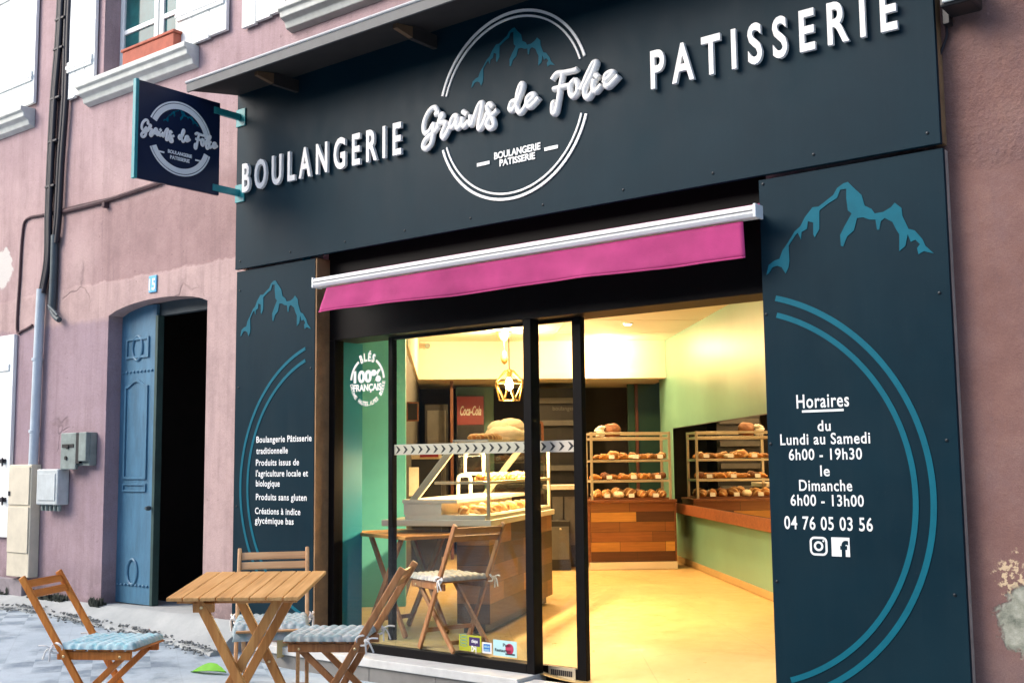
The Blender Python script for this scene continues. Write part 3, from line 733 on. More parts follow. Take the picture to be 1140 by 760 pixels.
# ------------------------------------------------------------------ fascia sign
FY = -.02; SY = .13
fx0, fx1 = fac(262.5, 250, FY).x, fac(1044, 100, FY).x; fz0 = (fac(263, 300, FY).z+fac(1044, 160, FY).z)/2; fz1 = fac(263, 100, FY).z+.06
FS = thing('shop_fascia', 'broad petrol blue fascia board with white BOULANGERIE and PATISSERIE letters', 'shop sign', ((fx0+fx1)/2, FY, fz0))
g = MB(); g.box(fx0, fx1, FY, FY+.03, fz0, fz1); part('fascia_board', g, M_panel, FS, bev=.002)
g = MB(); g.box(fx1-.045, fx1, FY+.031, WY-.001, fz0+.01, fz1-.005); g.box(fx0, fx0+.045, FY+.031, WY-.001, fz0+.01, fz1-.005); g.box(fx0+.05, OX0, FY+.031, WY-.001, fz0+.02, fz0+.06); parts('batten', loose(g), M_brown, FS)
def letters(word, l, r_, zb, zt):
    g = MB(); a, b = fac(*l, FY-.012), fac(*r_, FY-.012); z = zb
    set_text(g, word, (a.x, FY-.012, z), (b.x, FY-.012, z), zt-zb, (0,-1,0), .022, .024, spacing=1.6)
    return part('raised_lettering', g, M_white, FS, label='raised white word '+word)
zb = fac(277, 212, FY-.03).z; letters('BOULANGERIE', (272, 213), (449, 172), zb, fac(277, 180, FY-.03).z)
zb2 = fac(993, 33, FY-.03).z; zb2 = (zb2+fac(733, 96, FY-.03).z)/2; letters('PATISSERIE', (727, 96), (1001, 31), zb2, fac(729, 55, FY-.03).z)
g = MB()                                                    # little support studs behind the letters
for i in range(23): g.lathe([(.006,0),(.006,.013)], (fac(276+i*7.6, 200, FY).x, FY+.0, zb+.1), 6, (0,-1,0))
GR = [[(270,170),(225,190),(240,150),(215,108),(165,130),(112,210),(82,300),(78,385),(105,425),(150,390),(185,325),(205,300)], [(205,300),(195,420),(172,540),(112,608),(72,582),(100,500),(190,425),(265,335)],
 [(240,370),(285,215),(300,190),(312,215),(270,285),(330,290),(345,310),(300,430),(318,478),(355,430),(402,330)], [(490,225),(450,210),(405,290),(408,345),(445,335),(490,235),(478,335),(500,360),(545,295)],
 [(552,232),(543,310),(575,340),(622,270)], [(555,160),(605,195)], [(650,205),(642,290),(665,315),(720,150),(762,62),(790,80),(745,330),(765,368),(812,290),(850,170)], [(912,100),(880,66),(852,100),(868,170),(920,260),(930,330),(885,362),(848,320),(880,240),(972,140)]]
DF = [[(200,325),(158,335),(138,390),(168,402),(215,310),(252,205),(235,183),(207,260),(198,370),(225,428),(262,390),(290,330)], [(290,350),(347,290),(330,268),(290,300),(285,352),(318,375),(388,300)],
 [(502,142),(540,95),(610,85),(690,67),(712,52)], [(592,90),(570,200),(550,330),(530,425),(503,420),(505,350),(522,335)], [(513,227),(600,205),(645,195)], [(690,148),(655,190),(652,262),(680,290),(712,250),(716,180),(690,148)],
 [(745,230),(800,100),(848,8),(872,10),(830,115),(775,230),(785,295),(815,292),(850,230)], [(857,150),(845,220),(870,248),(918,190)], [(868,108),(892,132)], [(938,172),(1012,100),(1000,82),(955,110),(948,170),(975,204),(1062,115)]]
SCR = [[(465+x/10.86, 110+y/10.86) for x, y in s_] for s_ in GR] + [[(550+x/7.6, 70+y/7.6) for x, y in s_] for s_ in DF]
SCRW = [[fac(x, y, FY-.03) for x, y in s_] for s_ in SCR]
g = MB()
for k, s_ in enumerate(SCRW):
    P = smoothline(s_, 6); P = [P[0]+(P[0]-P[1]).normalized()*.004] + P
    g.tube(P, .0195, 10, flat=((0,1,0), .016+.0007*k))
part('script_lettering', g, M_white, FS, smooth=60, label='raised white script reading Grains de Folie')
FC = Vector((-4.306, FY, 2.257+1.2)); RING = .606
def arc(mb, c, r0, r1, t0, t1, U, V, N_, th, n=40):
    """flat curved band in the plane U,V, given thickness along N_"""
    c = Vector(c); o = []
    for k in range(n+1):
        t = t0+(t1-t0)*k/n; d = U*math.cos(t)+V*math.sin(t); o.append((c+d*r0, c+d*r1))
    P = [q for pr in o for q in pr]; m = len(P)
    vs = P + [q+N_*th for q in P]; fs = []
    for k in range(n):
        a, b, cc_, d_ = 2*k, 2*k+1, 2*k+3, 2*k+2
        fs += [(a, d_, cc_, b), (a+m, b+m, cc_+m, d_+m), (a, a+m, d_+m, d_), (b, cc_, cc_+m, b+m)]
    fs += [(0, 1, 1+m, m), (2*n, 2*n+m, 2*n+1+m, 2*n+1)]
    mb.add(vs, fs)
UX, UZ, NY = Vector((1,0,0)), Vector((0,0,1)), Vector((0,-1,0))
def ang(px, py): q = fac(px, py, FY); return math.atan2(q.z-FC.z, q.x-FC.x)
tu0, tu1 = ang(652, 62), ang(497, 108); tl0, tl1 = ang(496, 166), ang(655, 127)
g = MB()
for r0, r1 in ((.595,.612),(.562,.574)):
    arc(g, FC, r0, r1, tu0, tu1, UX, UZ, NY, .008); arc(g, FC, r0, r1, tl0+2*math.pi if tl0 < 0 and tl0 < tl1-6 else tl0, tl1 if tl1 > tl0 else tl1+2*math.pi, UX, UZ, NY, .008)
part('logo_ring', g, M_white, FS, label='double white ring around the script')
# mountain outline: one tracing, fitted to three anchor points wherever it appears
MT = [(20,650),(35,585),(75,555),(105,545),(125,490),(160,440),(205,365),(240,335),(270,275),(320,210),(360,205),(455,130),(480,85),(520,55),(550,45),(585,80),(640,130),(660,200),(705,220),(725,250),(780,240),(830,210),(855,180),(900,215),(905,265),(945,350),(985,360),(1035,415),(1055,460),(1110,510),(1045,495),(1010,515),(1000,475),(1020,450),(990,420),(960,435),(940,385),(925,460),(885,495),(885,385),(865,355),(840,305),(790,280),(765,300),(755,355),(740,355),(730,290),(690,290),(650,275),(610,280),(590,360),(545,400),(520,465),(505,460),(500,390),(530,330),(575,250),(550,230),(540,150),(540,90),(500,95),(480,150),(430,180),(365,230),(365,350),(335,405),(325,385),(325,310),(290,300),(285,350),(250,370),(245,420),(225,375),(210,390),(165,460),(170,560),(165,600),(145,640),(120,600),(90,590),(60,600),(35,640)]
MTF = []
for x, y in MT:
    q = fac(850+x/5.846, 195+y/5.846, 0); MTF.append(Vector((q.x, q.z)))
mA, mB_, mC = MTF[0], MTF[14], MTF[29]
def mountain(mb, A, B, C, N_, th):
    A, B, C = Vector(A), Vector(B), Vector(C); Mi = Matrix((mB_-mA, mC-mA)).transposed().inverted()
    P = []
    for q in MTF:
        u, v = Mi @ (q-mA); P.append(A+(B-A)*u+(C-A)*v)
    mb.prism([q+N_*.0012 for q in P], N_*th)
g = MB(); mountain(g, fac(525, 98, FY), fac(573, 31, FY), fac(618, 73, FY), NY, .002); part('mountain_emblem', g, M_teal, FS)
g = MB()
for s_, a, b, hh in (('BOULANGERIE', (550.5, 178.5), (602, 165.5), .045), ('PATISSERIE', (556.5, 186), (596, 176), .043)):
    p, q = fac(*a, FY-.002), fac(*b, FY-.002); z = (p.z+q.z)/2; set_text(g, s_, (p.x, FY-.002, z), (q.x, FY-.002, z), hh, NY, .03, .004)
for a, b in (((531.5,184.5),(545.5,180.5)), ((606.5,166.5),(621.5,163.5))):
    p, q = fac(*a, FY), fac(*b, FY); z = (p.z+q.z)/2; g.box(p.x, q.x, FY-.006, FY-.0012, z-.011, z+.011)
part('small_lettering', g, M_print, FS, label='small white words between two dashes inside the ring')
def screws(parent, pts, Y):
    g = MB()
    for p in pts:
        q = fac(*p, Y) if len(p) == 2 else Vector(p); g.lathe([(.008,.0008),(.008,.003),(.004,.005)], (q.x, Y, q.z), 8, (0,-1,0))
    parts('screw', loose(g), M_screw, parent, smooth=40)
screws(FS, [(x, fac(300,300,0) and 0) for x in ()] + [(fx0+.06+i*(fx1-fx0-.12)/9, FY, fz0+.06) for i in range(10)], FY)

# soffit board with zinc edge and brackets
CY = -.46
cx0 = fac(213, 97, CY).x; cz = (fac(213, 97, CY).z+fac(470, 15, CY).z)/2
CN = thing('canopy_ledge', 'narrow zinc edged canopy board projecting over the top of the fascia', 'canopy', (cx0, -.1, cz))
g = MB(); g.prism([Vector((cx0, CY, cz-.01)), Vector((cx0, CY-.012, cz+.045)), Vector((cx0, WY-.002, cz+.20)), Vector((cx0, WY-.002, cz+.085))], (fx1+.35-cx0, 0, 0)); part('canopy_board', g, M_dark, CN)  # shade of the underside put into the board's near-black colour
g = MB(); g.prism([Vector((cx0-.015, CY-.03, cz-.022)), Vector((cx0-.015, CY-.035, cz+.05)), Vector((cx0-.015, CY+.06, cz+.10)), Vector((cx0-.015, CY+.06, cz+.085)), Vector((cx0-.015, CY-.014, cz+.047)), Vector((cx0-.015, CY-.014, cz-.022))], (fx1+.38-cx0, 0, 0))
part('zinc_edge', g, M_zinc, CN)
g = MB(); g.tube([(cx0-.02, CY-.034, cz+.052), (fx1+.37, CY-.034, cz+.052)], .011, 8); part('edge_bead', g, M_lip, CN)
for x in (fac(287, 88, CY+.08).x, fac(441, 40, CY+.08).x, -3.2):
    g = MB(); g.prism([Vector((x, CY+.20, cz-.055)), Vector((x, CY+.05, cz-.03)), Vector((x, CY+.05, cz-.002)), Vector((x, CY+.20, cz+.02))], (.035, 0, 0)); part('bracket', g, M_brk, CN)
    g = MB(); g.box(x, x+.035, CY+.2005, FY-.001, cz-.06, cz+.03); part('bracket_arm', g, M_dark, CN)

# blade sign
BX = -7.0
A, B = onX(155, 88, BX), onX(153, 197, BX); Cq, D = onX(250, 117, BX), onX(250, 220, BX)
by0, by1 = A.y, -.22; bz0, bz1 = (B.z+D.z)/2, (A.z+Cq.z)/2
BS = thing('hanging_sign', 'square navy hanging sign with the white ringed logo jutting from the wall', 'sign', (BX, by1, bz0))
g = MB(); g.box(BX-.025, BX, by0, by1, bz0, bz1); part('sign_board', g, M_navy, BS, bev=.003)
g = MB(); g.box(BX-.032, BX+.006, by0-.028, by0-.001, bz0-.005, bz1+.005); part('edge_trim', g, M_tealmetal, BS, bev=.003)
g = MB()
for z in (bz0+.03, bz1-.09):
    g.box(BX-.02, BX+.008, by1-.06, FY-.012, z-.002, z+.05); g.box(BX-.05, BX+.06, FY-.011, FY-.001, z-.05, z+.09)
parts('bracket', loose(g), M_tealmetal, BS, bev=.003)
SU, SV, SN = Vector((0,1,0)), Vector((0,0,1)), Vector((1,0,0))
sc_ = Vector((BX, (by0+by1)/2-.0, (bz0+bz1)/2)); sw = by1-by0
def sgn(px, py): return onX(px, py, BX)
c1 = sgn(205, 153); 
g = MB(); rr = .268
def angs(px, py): q = sgn(px, py); return math.atan2(q.z-sc_.z, q.y-sc_.y)
for r0, r1 in ((rr-.045, rr-.006), (rr, rr+.012)):
    arc(g, sc_, r0, r1, R(12), R(157), SU, SV, SN, .004); arc(g, sc_, r0, r1, R(203), R(343), SU, SV, SN, .004)
part('logo_ring', g, M_print, BS)
xs0 = min(q.x for s_ in SCRW for q in s_); xs1 = max(q.x for s_ in SCRW for q in s_); zs0 = min(q.z for s_ in SCRW for q in s_); zs1 = max(q.z for s_ in SCRW for q in s_); zmid = (zs0+zs1)/2
g = MB(); k = sw*.93/(xs1-xs0)
for i, s_ in enumerate(SCRW):
    g.tube(smoothline([Vector((BX+.006, sc_.y+(q.x-(xs0+xs1)/2)*k, sc_.z+.01+(q.z-zmid)*k*1.15)) for q in s_], 4), .0105, 7, flat=((1,0,0), .004+.0002*i))
part('script_lettering', g, M_white, BS, smooth=60)
g = MB(); mountain(g, (BX, sc_.y-.15, sc_.z+.10), (BX, sc_.y+.0, sc_.z+.23), (BX, sc_.y+.17, sc_.z+.13), SN, .002); part('mountain_emblem', g, M_teal, BS)
g = MB()
for s_, w, z, hh in (('BOULANGERIE', .21, -.125, .026), ('PATISSERIE', .17, -.165, .026)):
    set_text(g, s_, (BX+.0015, sc_.y-w/2, sc_.z+z), (BX+.0015, sc_.y+w/2, sc_.z+z), hh, SN, .03, .002)
for s_ in (-1, 1): g.box(BX+.001, BX+.003, sc_.y+s_*.17-.035, sc_.y+s_*.17+.035, sc_.z-.137, sc_.z-.125)
part('small_lettering', g, M_print, BS)

# ------------------------------------------------------------------ side panels
lx0_, lx1_ = fac(261.5, 450).x, OX0+.0; pz1 = fz0-.015
LP = thing('side_panel', 'narrow petrol blue side panel listing bakery products in white', 'sign panel', (lx0_, 0, 0))
g = MB(); g.box(lx0_, lx1_, 0, .03, .0, pz1); part('panel_board', g, M_panel, LP, bev=.002)
g = MB(); g.box(lx1_+.001, lx1_+.016, .004, SY-.001, 0, pz1); parts('batten', loose(g), M_brown, LP)
g = MB(); mountain(g, fac(268, 374.5), fac(307, 312), fac(346.5, 366), NY, .002); part('mountain_emblem', g, M_teal, LP)
LC = Vector((-5.919, 0, -.147+1.2)); g = MB()
def arc_clip(mb, C, r0, r1, x0, x1, z0, z1, n=220):
    run = []
    def flush():
        if len(run) > 1: arc(mb, C, r0, r1, run[0], run[-1], UX, UZ, NY, .002, max(2, len(run)-1))
        run.clear()
    for k in range(n+1):
        t = -math.pi*.999+2*math.pi*k/n; t += math.pi/2*0; x = C.x+(r0+r1)/2*math.cos(t+shift); z = C.z+(r0+r1)/2*math.sin(t+shift)
        if x0 < x < x1 and z0 < z < z1: run.append(t+shift)
        else: flush()
    flush()
LCo = LC+NY*.0012; shift = math.pi
for r0, r1 in ((1.035,1.059),(.952,.976)): arc_clip(g, LCo, r0, r1, lx0_, fac(342, 387).x, .02, 9)
part('ring_print', g, M_teal, LP)
g = MB()
for s_, l, r_ in (('Boulangerie Pâtisserie',(285.5,492.5),(347,491.5)),('traditionnelle',(285.5,505),(320.5,504)),('Produits issus de',(285,518),(333,518)),("l'agriculture locale et",(285,530),(343,529.5)),('biologique',(285,541),(311.5,541)),('Produits sans gluten',(285,556),(341.5,555.5)),('Créations à indice',(284,571.5),(334.5,571.5)),('glycémique bas',(284,582),(327,582.5))):
    p, q = fac(*l), fac(*r_); z = p.z; g = MB(); set_text(g, s_, (p.x, -.0015, z), (q.x, -.0015, z), .048, NY, .018, spacing=1.08); part('text_line', g, M_print, LP, label='white line reading '+s_)
screws(LP, [(lx0_+.04, 0, .9), (lx0_+.04, 0, 2.55), (lx1_-.04, 0, 1.9), (lx0_+.04, 0, 1.8)], 0)
rx0, rx1 = OX1-.005, fac(1062, 400).x
RP = thing('side_panel', 'wide petrol blue side panel with white opening hours and a big teal arc', 'sign panel', (rx0, 0, 0))
g = MB(); g.box(rx0, rx1, 0, .03, -.12, fz0-.02); part('panel_board', g, M_panel, RP, bev=.002)
M_bat2 = mat('pale raw batten', (.36,.29,.25), .8, var=.2, vscale=9)
g = MB(); g.box(rx1-.03, rx1-.002, .031, WY-.001, -.12, fz0-.02); parts('batten', loose(g), M_bat2, RP)
g = MB(); g.prism([q3+NY*.0012 for q3 in [Vector((q.x, 0, q.y)) for q in MTF]], NY*.002); part('mountain_emblem', g, M_teal, RP)
RC = Vector((-2.858, -.0012, -.175+1.2)); g = MB(); shift = 0
for r0, r1 in ((1.052,1.082),(.968,.996)): arc_clip(g, RC, r0, r1, fac(863.5, 340).x, 9, .0, 9)
part('ring_print', g, M_teal, RP)
g = MB()
for s_, l, r_, hh in (('Horaires',(887,453.5),(945.5,452.5),.072),('du',(910.5,479.5),(925,479),.056),('Lundi au Samedi',(869,495),(969,493),.058),('6h00 - 19h30',(878.5,511.5),(960,511),.058),('le',(913.5,529.5),(924,529.5),.056),('Dimanche',(890,546.5),(949,545.5),.058),('6h00 - 13h00',(880.5,563),(962,562.5),.058),('04 76 05 03 56',(873.5,588),(972,591),.068)):
    p, q = fac(*l), fac(*r_); z = (p.z+q.z)/2; g = MB(); set_text(g, s_, (p.x, -.0015, z), (q.x, -.0015, z), hh, NY, .014, spacing=1.1); part('text_line', g, M_print, RP, label='white line reading '+s_); g = MB()
p, q = fac(893, 457), fac(939.5, 456.5); g.box(p.x, q.x, -.003, -.0012, p.z-.010, p.z+.002)
part('underline', g, M_print, RP)
def rrect(mb, cx, cz_, hw, r, w, n=5):
    P = []
    for k, (sx, sz) in enumerate(((1,1),(-1,1),(-1,-1),(1,-1))):
        for j in range(n+1):
            t = R(90*k+90*j/n); P.append((cx+sx*(hw-r)+r*math.cos(t), cz_+sz*(hw-r)+r*math.sin(t), t))
    m = len(P); vs = [Vector((x, -.0015, z)) for x, z, t in P]+[Vector((x-w*math.cos(t), -.0015, z-w*math.sin(t))) for x, z, t in P]
    mb.add(vs, [(i, (i+1) % m, (i+1) % m+m, i+m) for i in range(m)])
g = MB(); c = fac(911.5, 607.5); hw = .047; rrect(g, c.x, c.z, hw, .026, .011); arc(g, Vector((c.x, -.0015, c.z)), .014, .025, 0, 6.2831, UX, UZ, NY, .001, 24)
g.lathe([(.005,.0012),(.005,.002)], (c.x+.026, 0, c.z+.026), 8, (0,-1,0)); part('camera_icon', g, M_print, RP)
c = fac(936, 608.5); 
g = MB(); g.box(c.x-.047, c.x+.047, -.0022, -.0012, c.z-.047, c.z+.047); fi = part('letter_icon', g, M_print, RP)
g = MB(); set_text(g, 'f', (c.x-.002, -.0028, c.z-.047), (c.x+.04, -.0028, c.z-.047), .078, NY, .05); part('icon_letter', g, M_panel, fi)
screws(RP, [(849.5,205),(853,350),(1046,326),(858,494),(865,647),(1054,490),(1063,662)], 0)

# ------------------------------------------------------------------ awning
AY = -.14
aL, aR = fac(353.5, 314, AY), fac(844.5, 238, AY); zL, zR = fac(353.5, 316, AY).z, fac(844.5, 236, AY).z
AW = thing('awning', 'retracted magenta awning with white front bar above the shop window', 'awning', ((aL.x+aR.x)/2, AY, (zL+zR)/2))
g = MB(); prof = [(-.035,-.032),(-.05,-.013),(-.05,.02),(-.035,.035),(.03,.038),(.04,.0),(.03,-.032)]
g.prism([aL+Vector((0, y, z+zL-aL.z)) for y, z in prof], Vector((aR.x-aL.x, 0, zR-zL)))
fb = part('front_bar', g, M_awnbar, AW, bev=.006)
g = MB(); 
for q, z in ((aL, zL), (aR, zR)): g.box(q.x-.008, q.x+.008, AY-.0505, AY+.0405, z-.034, z+.039)
parts('end_cap', loose(g), M_awnbar, fb, bev=.004)
g = MB(); g.prism([Vector((aL.x+.01, AY-.0525, zL+.0)), Vector((aR.x-.01, AY-.0525, zR+.0)), Vector((aR.x-.01, AY-.0525, zR+.006)), Vector((aL.x+.01, AY-.0525, zL+.006))], (0,.002,0)); part('bar_groove', g, M_zinc, fb)
vl0, vr0 = fac(366, 325, AY).x, fac(829, 250, AY).x; vl1 = fac(357, 348, AY)
vz0, vz1 = fac(357, 348, AY).z, fac(831, 287, AY).z
g = MB()
def val(u, v):
    x = vl0+(vr0-vl0)*u - (1-u)**6*.07*v; zt = (zL+(zR-zL)*u)-.04; zb_ = vz0+(vz1-vz0)*u; zb_ += .004*math.sin(u*13)+.003*noise.noise(Vector((u*9,0,0)))
    y = AY-.02-.018*v*(math.sin(u*11)+.6*math.sin(u*27+1))-.012*v*noise.noise(Vector((u*14, v*2, 5)))
    return (x, y, zt+(zb_-zt)*v)
g.grid(val, 120, 8); o = part('valance', g, M_awn, AW, smooth=80)
sm = o.modifiers.new('thickness', 'SOLIDIFY'); sm.thickness = .003
g = MB(); g.grid(lambda u, v: Vector(val(u, .965+.035*v))+Vector((0, -.003-.002*v, -.002*v)), 120, 2); hm = part('hem', g, M_awn, o, smooth=80); sm = hm.modifiers.new('thickness', 'SOLIDIFY'); sm.thickness = .004
g = MB(); g.grid(lambda u, v: (aL.x+.04+(aR.x-aL.x-.08)*u, AY+.03+(.07-AY)*v*.9, zL+(zR-zL)*u+.030+.015*v-.02*math.sin(v*3.1)), 30, 6); part('canvas', g, M_awn, AW, smooth=80)
g = MB(); g.tube([(aL.x+.05, .085, zL+.06), (aR.x-.05, .085, zR+.06)], .04, 14); part('roller', g, M_awn, AW, smooth=40)
g = MB()
for t in (.06, .9):
    x = aL.x+(aR.x-aL.x)*t; g.beam((x, .2, zL-.02), (x+.03, AY+.03, zL+.0), .05, .04, (1,0,0))
parts('folding_arm', loose(g), M_blk2, AW, bev=.004)

# ------------------------------------------------------------------ shop front: frame, fixed pane, sliding leaf

SF = thing('storefront_glazing', 'black aluminium storefront with fixed glazing and an open sliding glass door', 'storefront', (-4.4, SY, 0))
hz = fac(500, 364, SY).z                                       # underside of the header
hz = (fac(438, 370.4, SY).z+fac(580, 356.8, SY).z)/2
gx0 = fac(372, 500, SY).x; gz0 = (fac(440, 719, SY).z+fac(582, 739, SY).z)/2
pxa, pxb = fac(583.5, 500, SY).x, fac(592, 500, SY).x
sz = fac(500, 745, -.04).z
g = MB()
g.box(OX0-.001, OX1+.0, SY, SY+.28, hz, OZ1-.001)                # deep header box
g.box(OX0+.0, gx0, SY, SY+.09, sz, hz-.001)                     # left stile
g.box(gx0+.0005, pxa-.0005, SY, SY+.09, sz, gz0)                       # bottom rail
g.box(pxa, pxb, SY, SY+.09, sz, hz-.001)                        # post
g.box(OX1-.04, OX1-.001, SY, SY+.2, sz, hz-.001)                # right jamb
part('frame', g, M_black, SF, bev=.003)
g = MB(); g.box(gx0-.008, pxa+.008, SY+.03, SY+.038, gz0-.008, hz+.008); part('fixed_pane', g, M_glass, SF)
LY = SY+.12
ml0, ml1 = fac(432, 500, LY).x, fac(437, 500, LY).x; mr0, mr1 = fac(638.5, 500, LY).x, fac(648.5, 500, LY).x
lz0 = fac(615, 741, LY).z; lzb = fac(640, 756, LY).z; lzt = hz-.002
g = MB(); g.box(ml0, ml1, LY, LY+.045, lzb, lzt); g.box(mr0, mr1, LY, LY+.045, lzb, lzt); g.box(ml1, mr0, LY+.001, LY+.044, lzb, lz0)
g.box(ml1, mr0, LY+.001, LY+.044, lzt-.02, lzt)
sd = part('sliding_door', g, M_black, SF, bev=.003)
g = MB(); g.box(ml1-.006, mr0+.006, LY+.018, LY+.026, lz0-.006, lzt-.014); part('door_glass', g, M_glass, sd)
g = MB(); zc_ = (lz0+lzb)/2; g.box(pxb+.02, mr0-.01, LY-.006, LY-.0005, zc_-.04, zc_+.035); kp = part('kick_plate', g, M_sat, sd)
g = MB(); n = 11
for i in range(n):
    w = (mr0-pxb-.07)/n; x = pxb+.04+i*w; g.box(x, x+w*.8, LY-.0075, LY-.0062, zc_-.018, zc_+.016)
part('kick_plate_print', g, M_chev, kp)
# band of chevrons on the leaf
bz_t = (fac(437, 493.5, LY).z+fac(638, 491, LY).z)/2; bz_b = (fac(437, 505.5, LY).z+fac(638, 503.5, LY).z)/2
g = MB(); g.box(ml1+.001, mr0-.001, LY+.0155, LY+.0175, bz_b, bz_t); bd = part('safety_band', g, M_band, sd)
g = MB(); n = 22; stp = (mr0-ml1)/n; zm = (bz_b+bz_t)/2; hh = (bz_t-bz_b)*.40
for i in range(n):
    x = ml1+stp*(i+.25); w = stp*.32
    g.prism([Vector((x, LY+.0152, zm-hh)), Vector((x+w, LY+.0152, zm)), Vector((x, LY+.0152, zm+hh)), Vector((x+w*.9, LY+.0152, zm+hh*.75)), Vector((x+w*2, LY+.0152, zm)), Vector((x+w*.9, LY+.0152, zm-hh*.75))], (0, -.0012, 0))
part('chevron', g, M_chev, bd)
# sill, plinth, threshold
SI = thing('window_plinth', 'grey tiled plinth with a white sill under the shop window', 'plinth', (-5, 0, -.2))
s0 = fac(281, 716, -.03).x
zs_t = sz-.001
g = MB(); g.box(s0, pxb, -.04, SY+.12, zs_t-.055, zs_t); g.box(pxb+.001, mr1+.02, -.04, SY-.002, zs_t-.055, fac(648, 757.5, LY).z+.002); part('sill', g, M_sill, SI, bev=.005)
g = MB(); x = s0; 
while x < -2.2: g.box(x+.002, min(x+.598, -2.2), -.02, SY+.25, -.6, zs_t-.056); x += .6
part('plinth_tile', g, M_tile, SI, bev=.002)
g = MB(); g.box(mr1+.021, OX1-.002, -.04, .129, zs_t-.055, fac(648, 757.5, LY).z+.004); part('threshold', g, M_sat, SI, bev=.003)
# round sticker on the fixed pane
TY = SY+.0285; tc_ = fac(409, 424, TY)
ST = thing('wheat_sticker', 'round white sticker reading 100% FRANÇAIS on the left window pane', 'sticker', tc_)
g = MB(); rs = .165
rs = abs(fac(428, 424, TY).x-fac(388.5, 424, TY).x)/2*.97
arc(g, tc_, rs-.018, rs, R(5), R(58), UX, UZ, NY, .001); arc(g, tc_, rs-.018, rs, R(122), R(175), UX, UZ, NY, .001)
part('ring', g, M_print, ST)
g = MB()
def ringtext(s_, t0, t1, h, r_, flip=False, bold=.03):
    n = len(s_)
    for i, ch in enumerate(s_):
        t = t0+(t1-t0)*(i+.5)/n; d = UX*math.cos(t)+UZ*math.sin(t); tg = UX*math.sin(t)-UZ*math.cos(t)
        if flip: d2, tg = -d, -tg
        else: d2 = d
        w = r_*abs(t1-t0)/n*.84; c = tc_+d*r_
        if ch == '-': g.add([c-tg*w*.3-d2*.0, c+tg*w*.3, c+tg*w*.3+d2*h*.2, c-tg*w*.3+d2*h*.2], [(0,1,2,3)]); continue
        set_text(g, ch, c-tg*w/2, c+tg*w/2, h, NY, bold, up=d2)
ringtext('BLÉS', R(118), R(62), .058, rs-.03, bold=.05)
ringtext('DRÔME', R(185), R(228), .028, rs+.002, True); ringtext('HAUTES-ALPES', R(236), R(310), .03, rs+.002, True); ringtext('ISÈRE', R(320), R(358), .028, rs+.002, True)
hw = rs*.80; set_text(g, '100%', tc_+Vector((-hw, -.001, -.005)), tc_+Vector((hw*.98, -.001, -.005)), .082, NY, .05)
hw = rs*.82; set_text(g, 'FRANÇAIS', tc_+Vector((-hw, -.001, -.068)), tc_+Vector((hw, -.001, -.068)), .048, NY, .045)
part('lettering', g, M_print, ST)
def sticker(name, label, px0, py0, px1, py1, m):
    p, q = fac(px0, py0, TY), fac(px1, py1, TY); g = MB(); g.box(p.x, q.x, TY-.001, TY, min(p.z, q.z), max(p.z, q.z)); return solo(name, label, 'sticker', g, m), p, q
def dec(o, mb, m, nm='print'): part(nm, mb, m, o)
o, p, q = sticker('meal_voucher_sticker', 'lime and purple payment sticker low on the window glass', 511, 705, 536, 726, M_lime)
g = MB(); xm = p.x+.46*(q.x-p.x); g.box(xm, q.x-.012, TY-.002, TY-.0012, q.z+.035, p.z-.012); dec(o, g, M_purp)
g = MB(); zz_ = q.z+(p.z-q.z)*.56; set_text(g, 'chèque', (xm+.02, TY-.0024, zz_), (q.x-.03, TY-.0024, zz_), .022, NY, .03); set_text(g, 'Déj', (xm+.02, TY-.0024, zz_-.055), (q.x-.04, TY-.0024, zz_-.055), .035, NY, .05)
dec(o, g, M_print, 'lettering')
g = MB(); cx, cz_ = p.x+.22*(q.x-p.x), (p.z+q.z)/2+.015
for i in range(4): g.tube([(cx+.03*math.cos(t), TY-.0015, cz_-.03+.02*i+.008*math.sin(t)) for t in [R(a) for a in range(0, 360, 30)]], .0022, 5, closed=True)
dec(o, g, M_green, 'emblem')
o, p, q = sticker('card_sticker', 'small blue card sticker with a white rim on the window glass', 537, 714, 547.5, 727.5, M_print)
g = MB(); g.box(p.x+.01, q.x-.012, TY-.002, TY-.0012, q.z+.012, p.z-.01); dec(o, g, M_blu)
g = MB(); zz_ = (p.z+q.z)/2; set_text(g, 'AMERICAN', (p.x+.014, TY-.0025, zz_+.002), (q.x-.016, TY-.0025, zz_+.002), .013, NY, .03); set_text(g, 'EXPRESS', (p.x+.014, TY-.0025, zz_-.02), (q.x-.016, TY-.0025, zz_-.02), .013, NY, .03); dec(o, g, M_pale, 'lettering')
o, p, q = sticker('meal_card_sticker', 'pale cyan payment sticker with a red disc on the window glass', 549, 711, 575.5, 732, M_pale)
g = MB(); g.lathe([(.033,.0012),(.033,.002)], (p.x+.70*(q.x-p.x), TY, (p.z+q.z)/2+.0), 20, (0,-1,0)); dec(o, g, M_redd, 'disc')
g = MB(); zz_ = (p.z+q.z)/2; set_text(g, 'Pass', (p.x+.08, TY-.002, zz_+.012), (p.x+.14, TY-.002, zz_+.012), .02, NY, .03); set_text(g, 'Restaurant', (p.x+.015, TY-.002, zz_-.022), (p.x+.145, TY-.002, zz_-.022), .02, NY, .03); g.box(q.x-.09, q.x-.015, TY-.002, TY-.0012, q.z+.012, q.z+.022); dec(o, g, M_prtd, 'lettering')

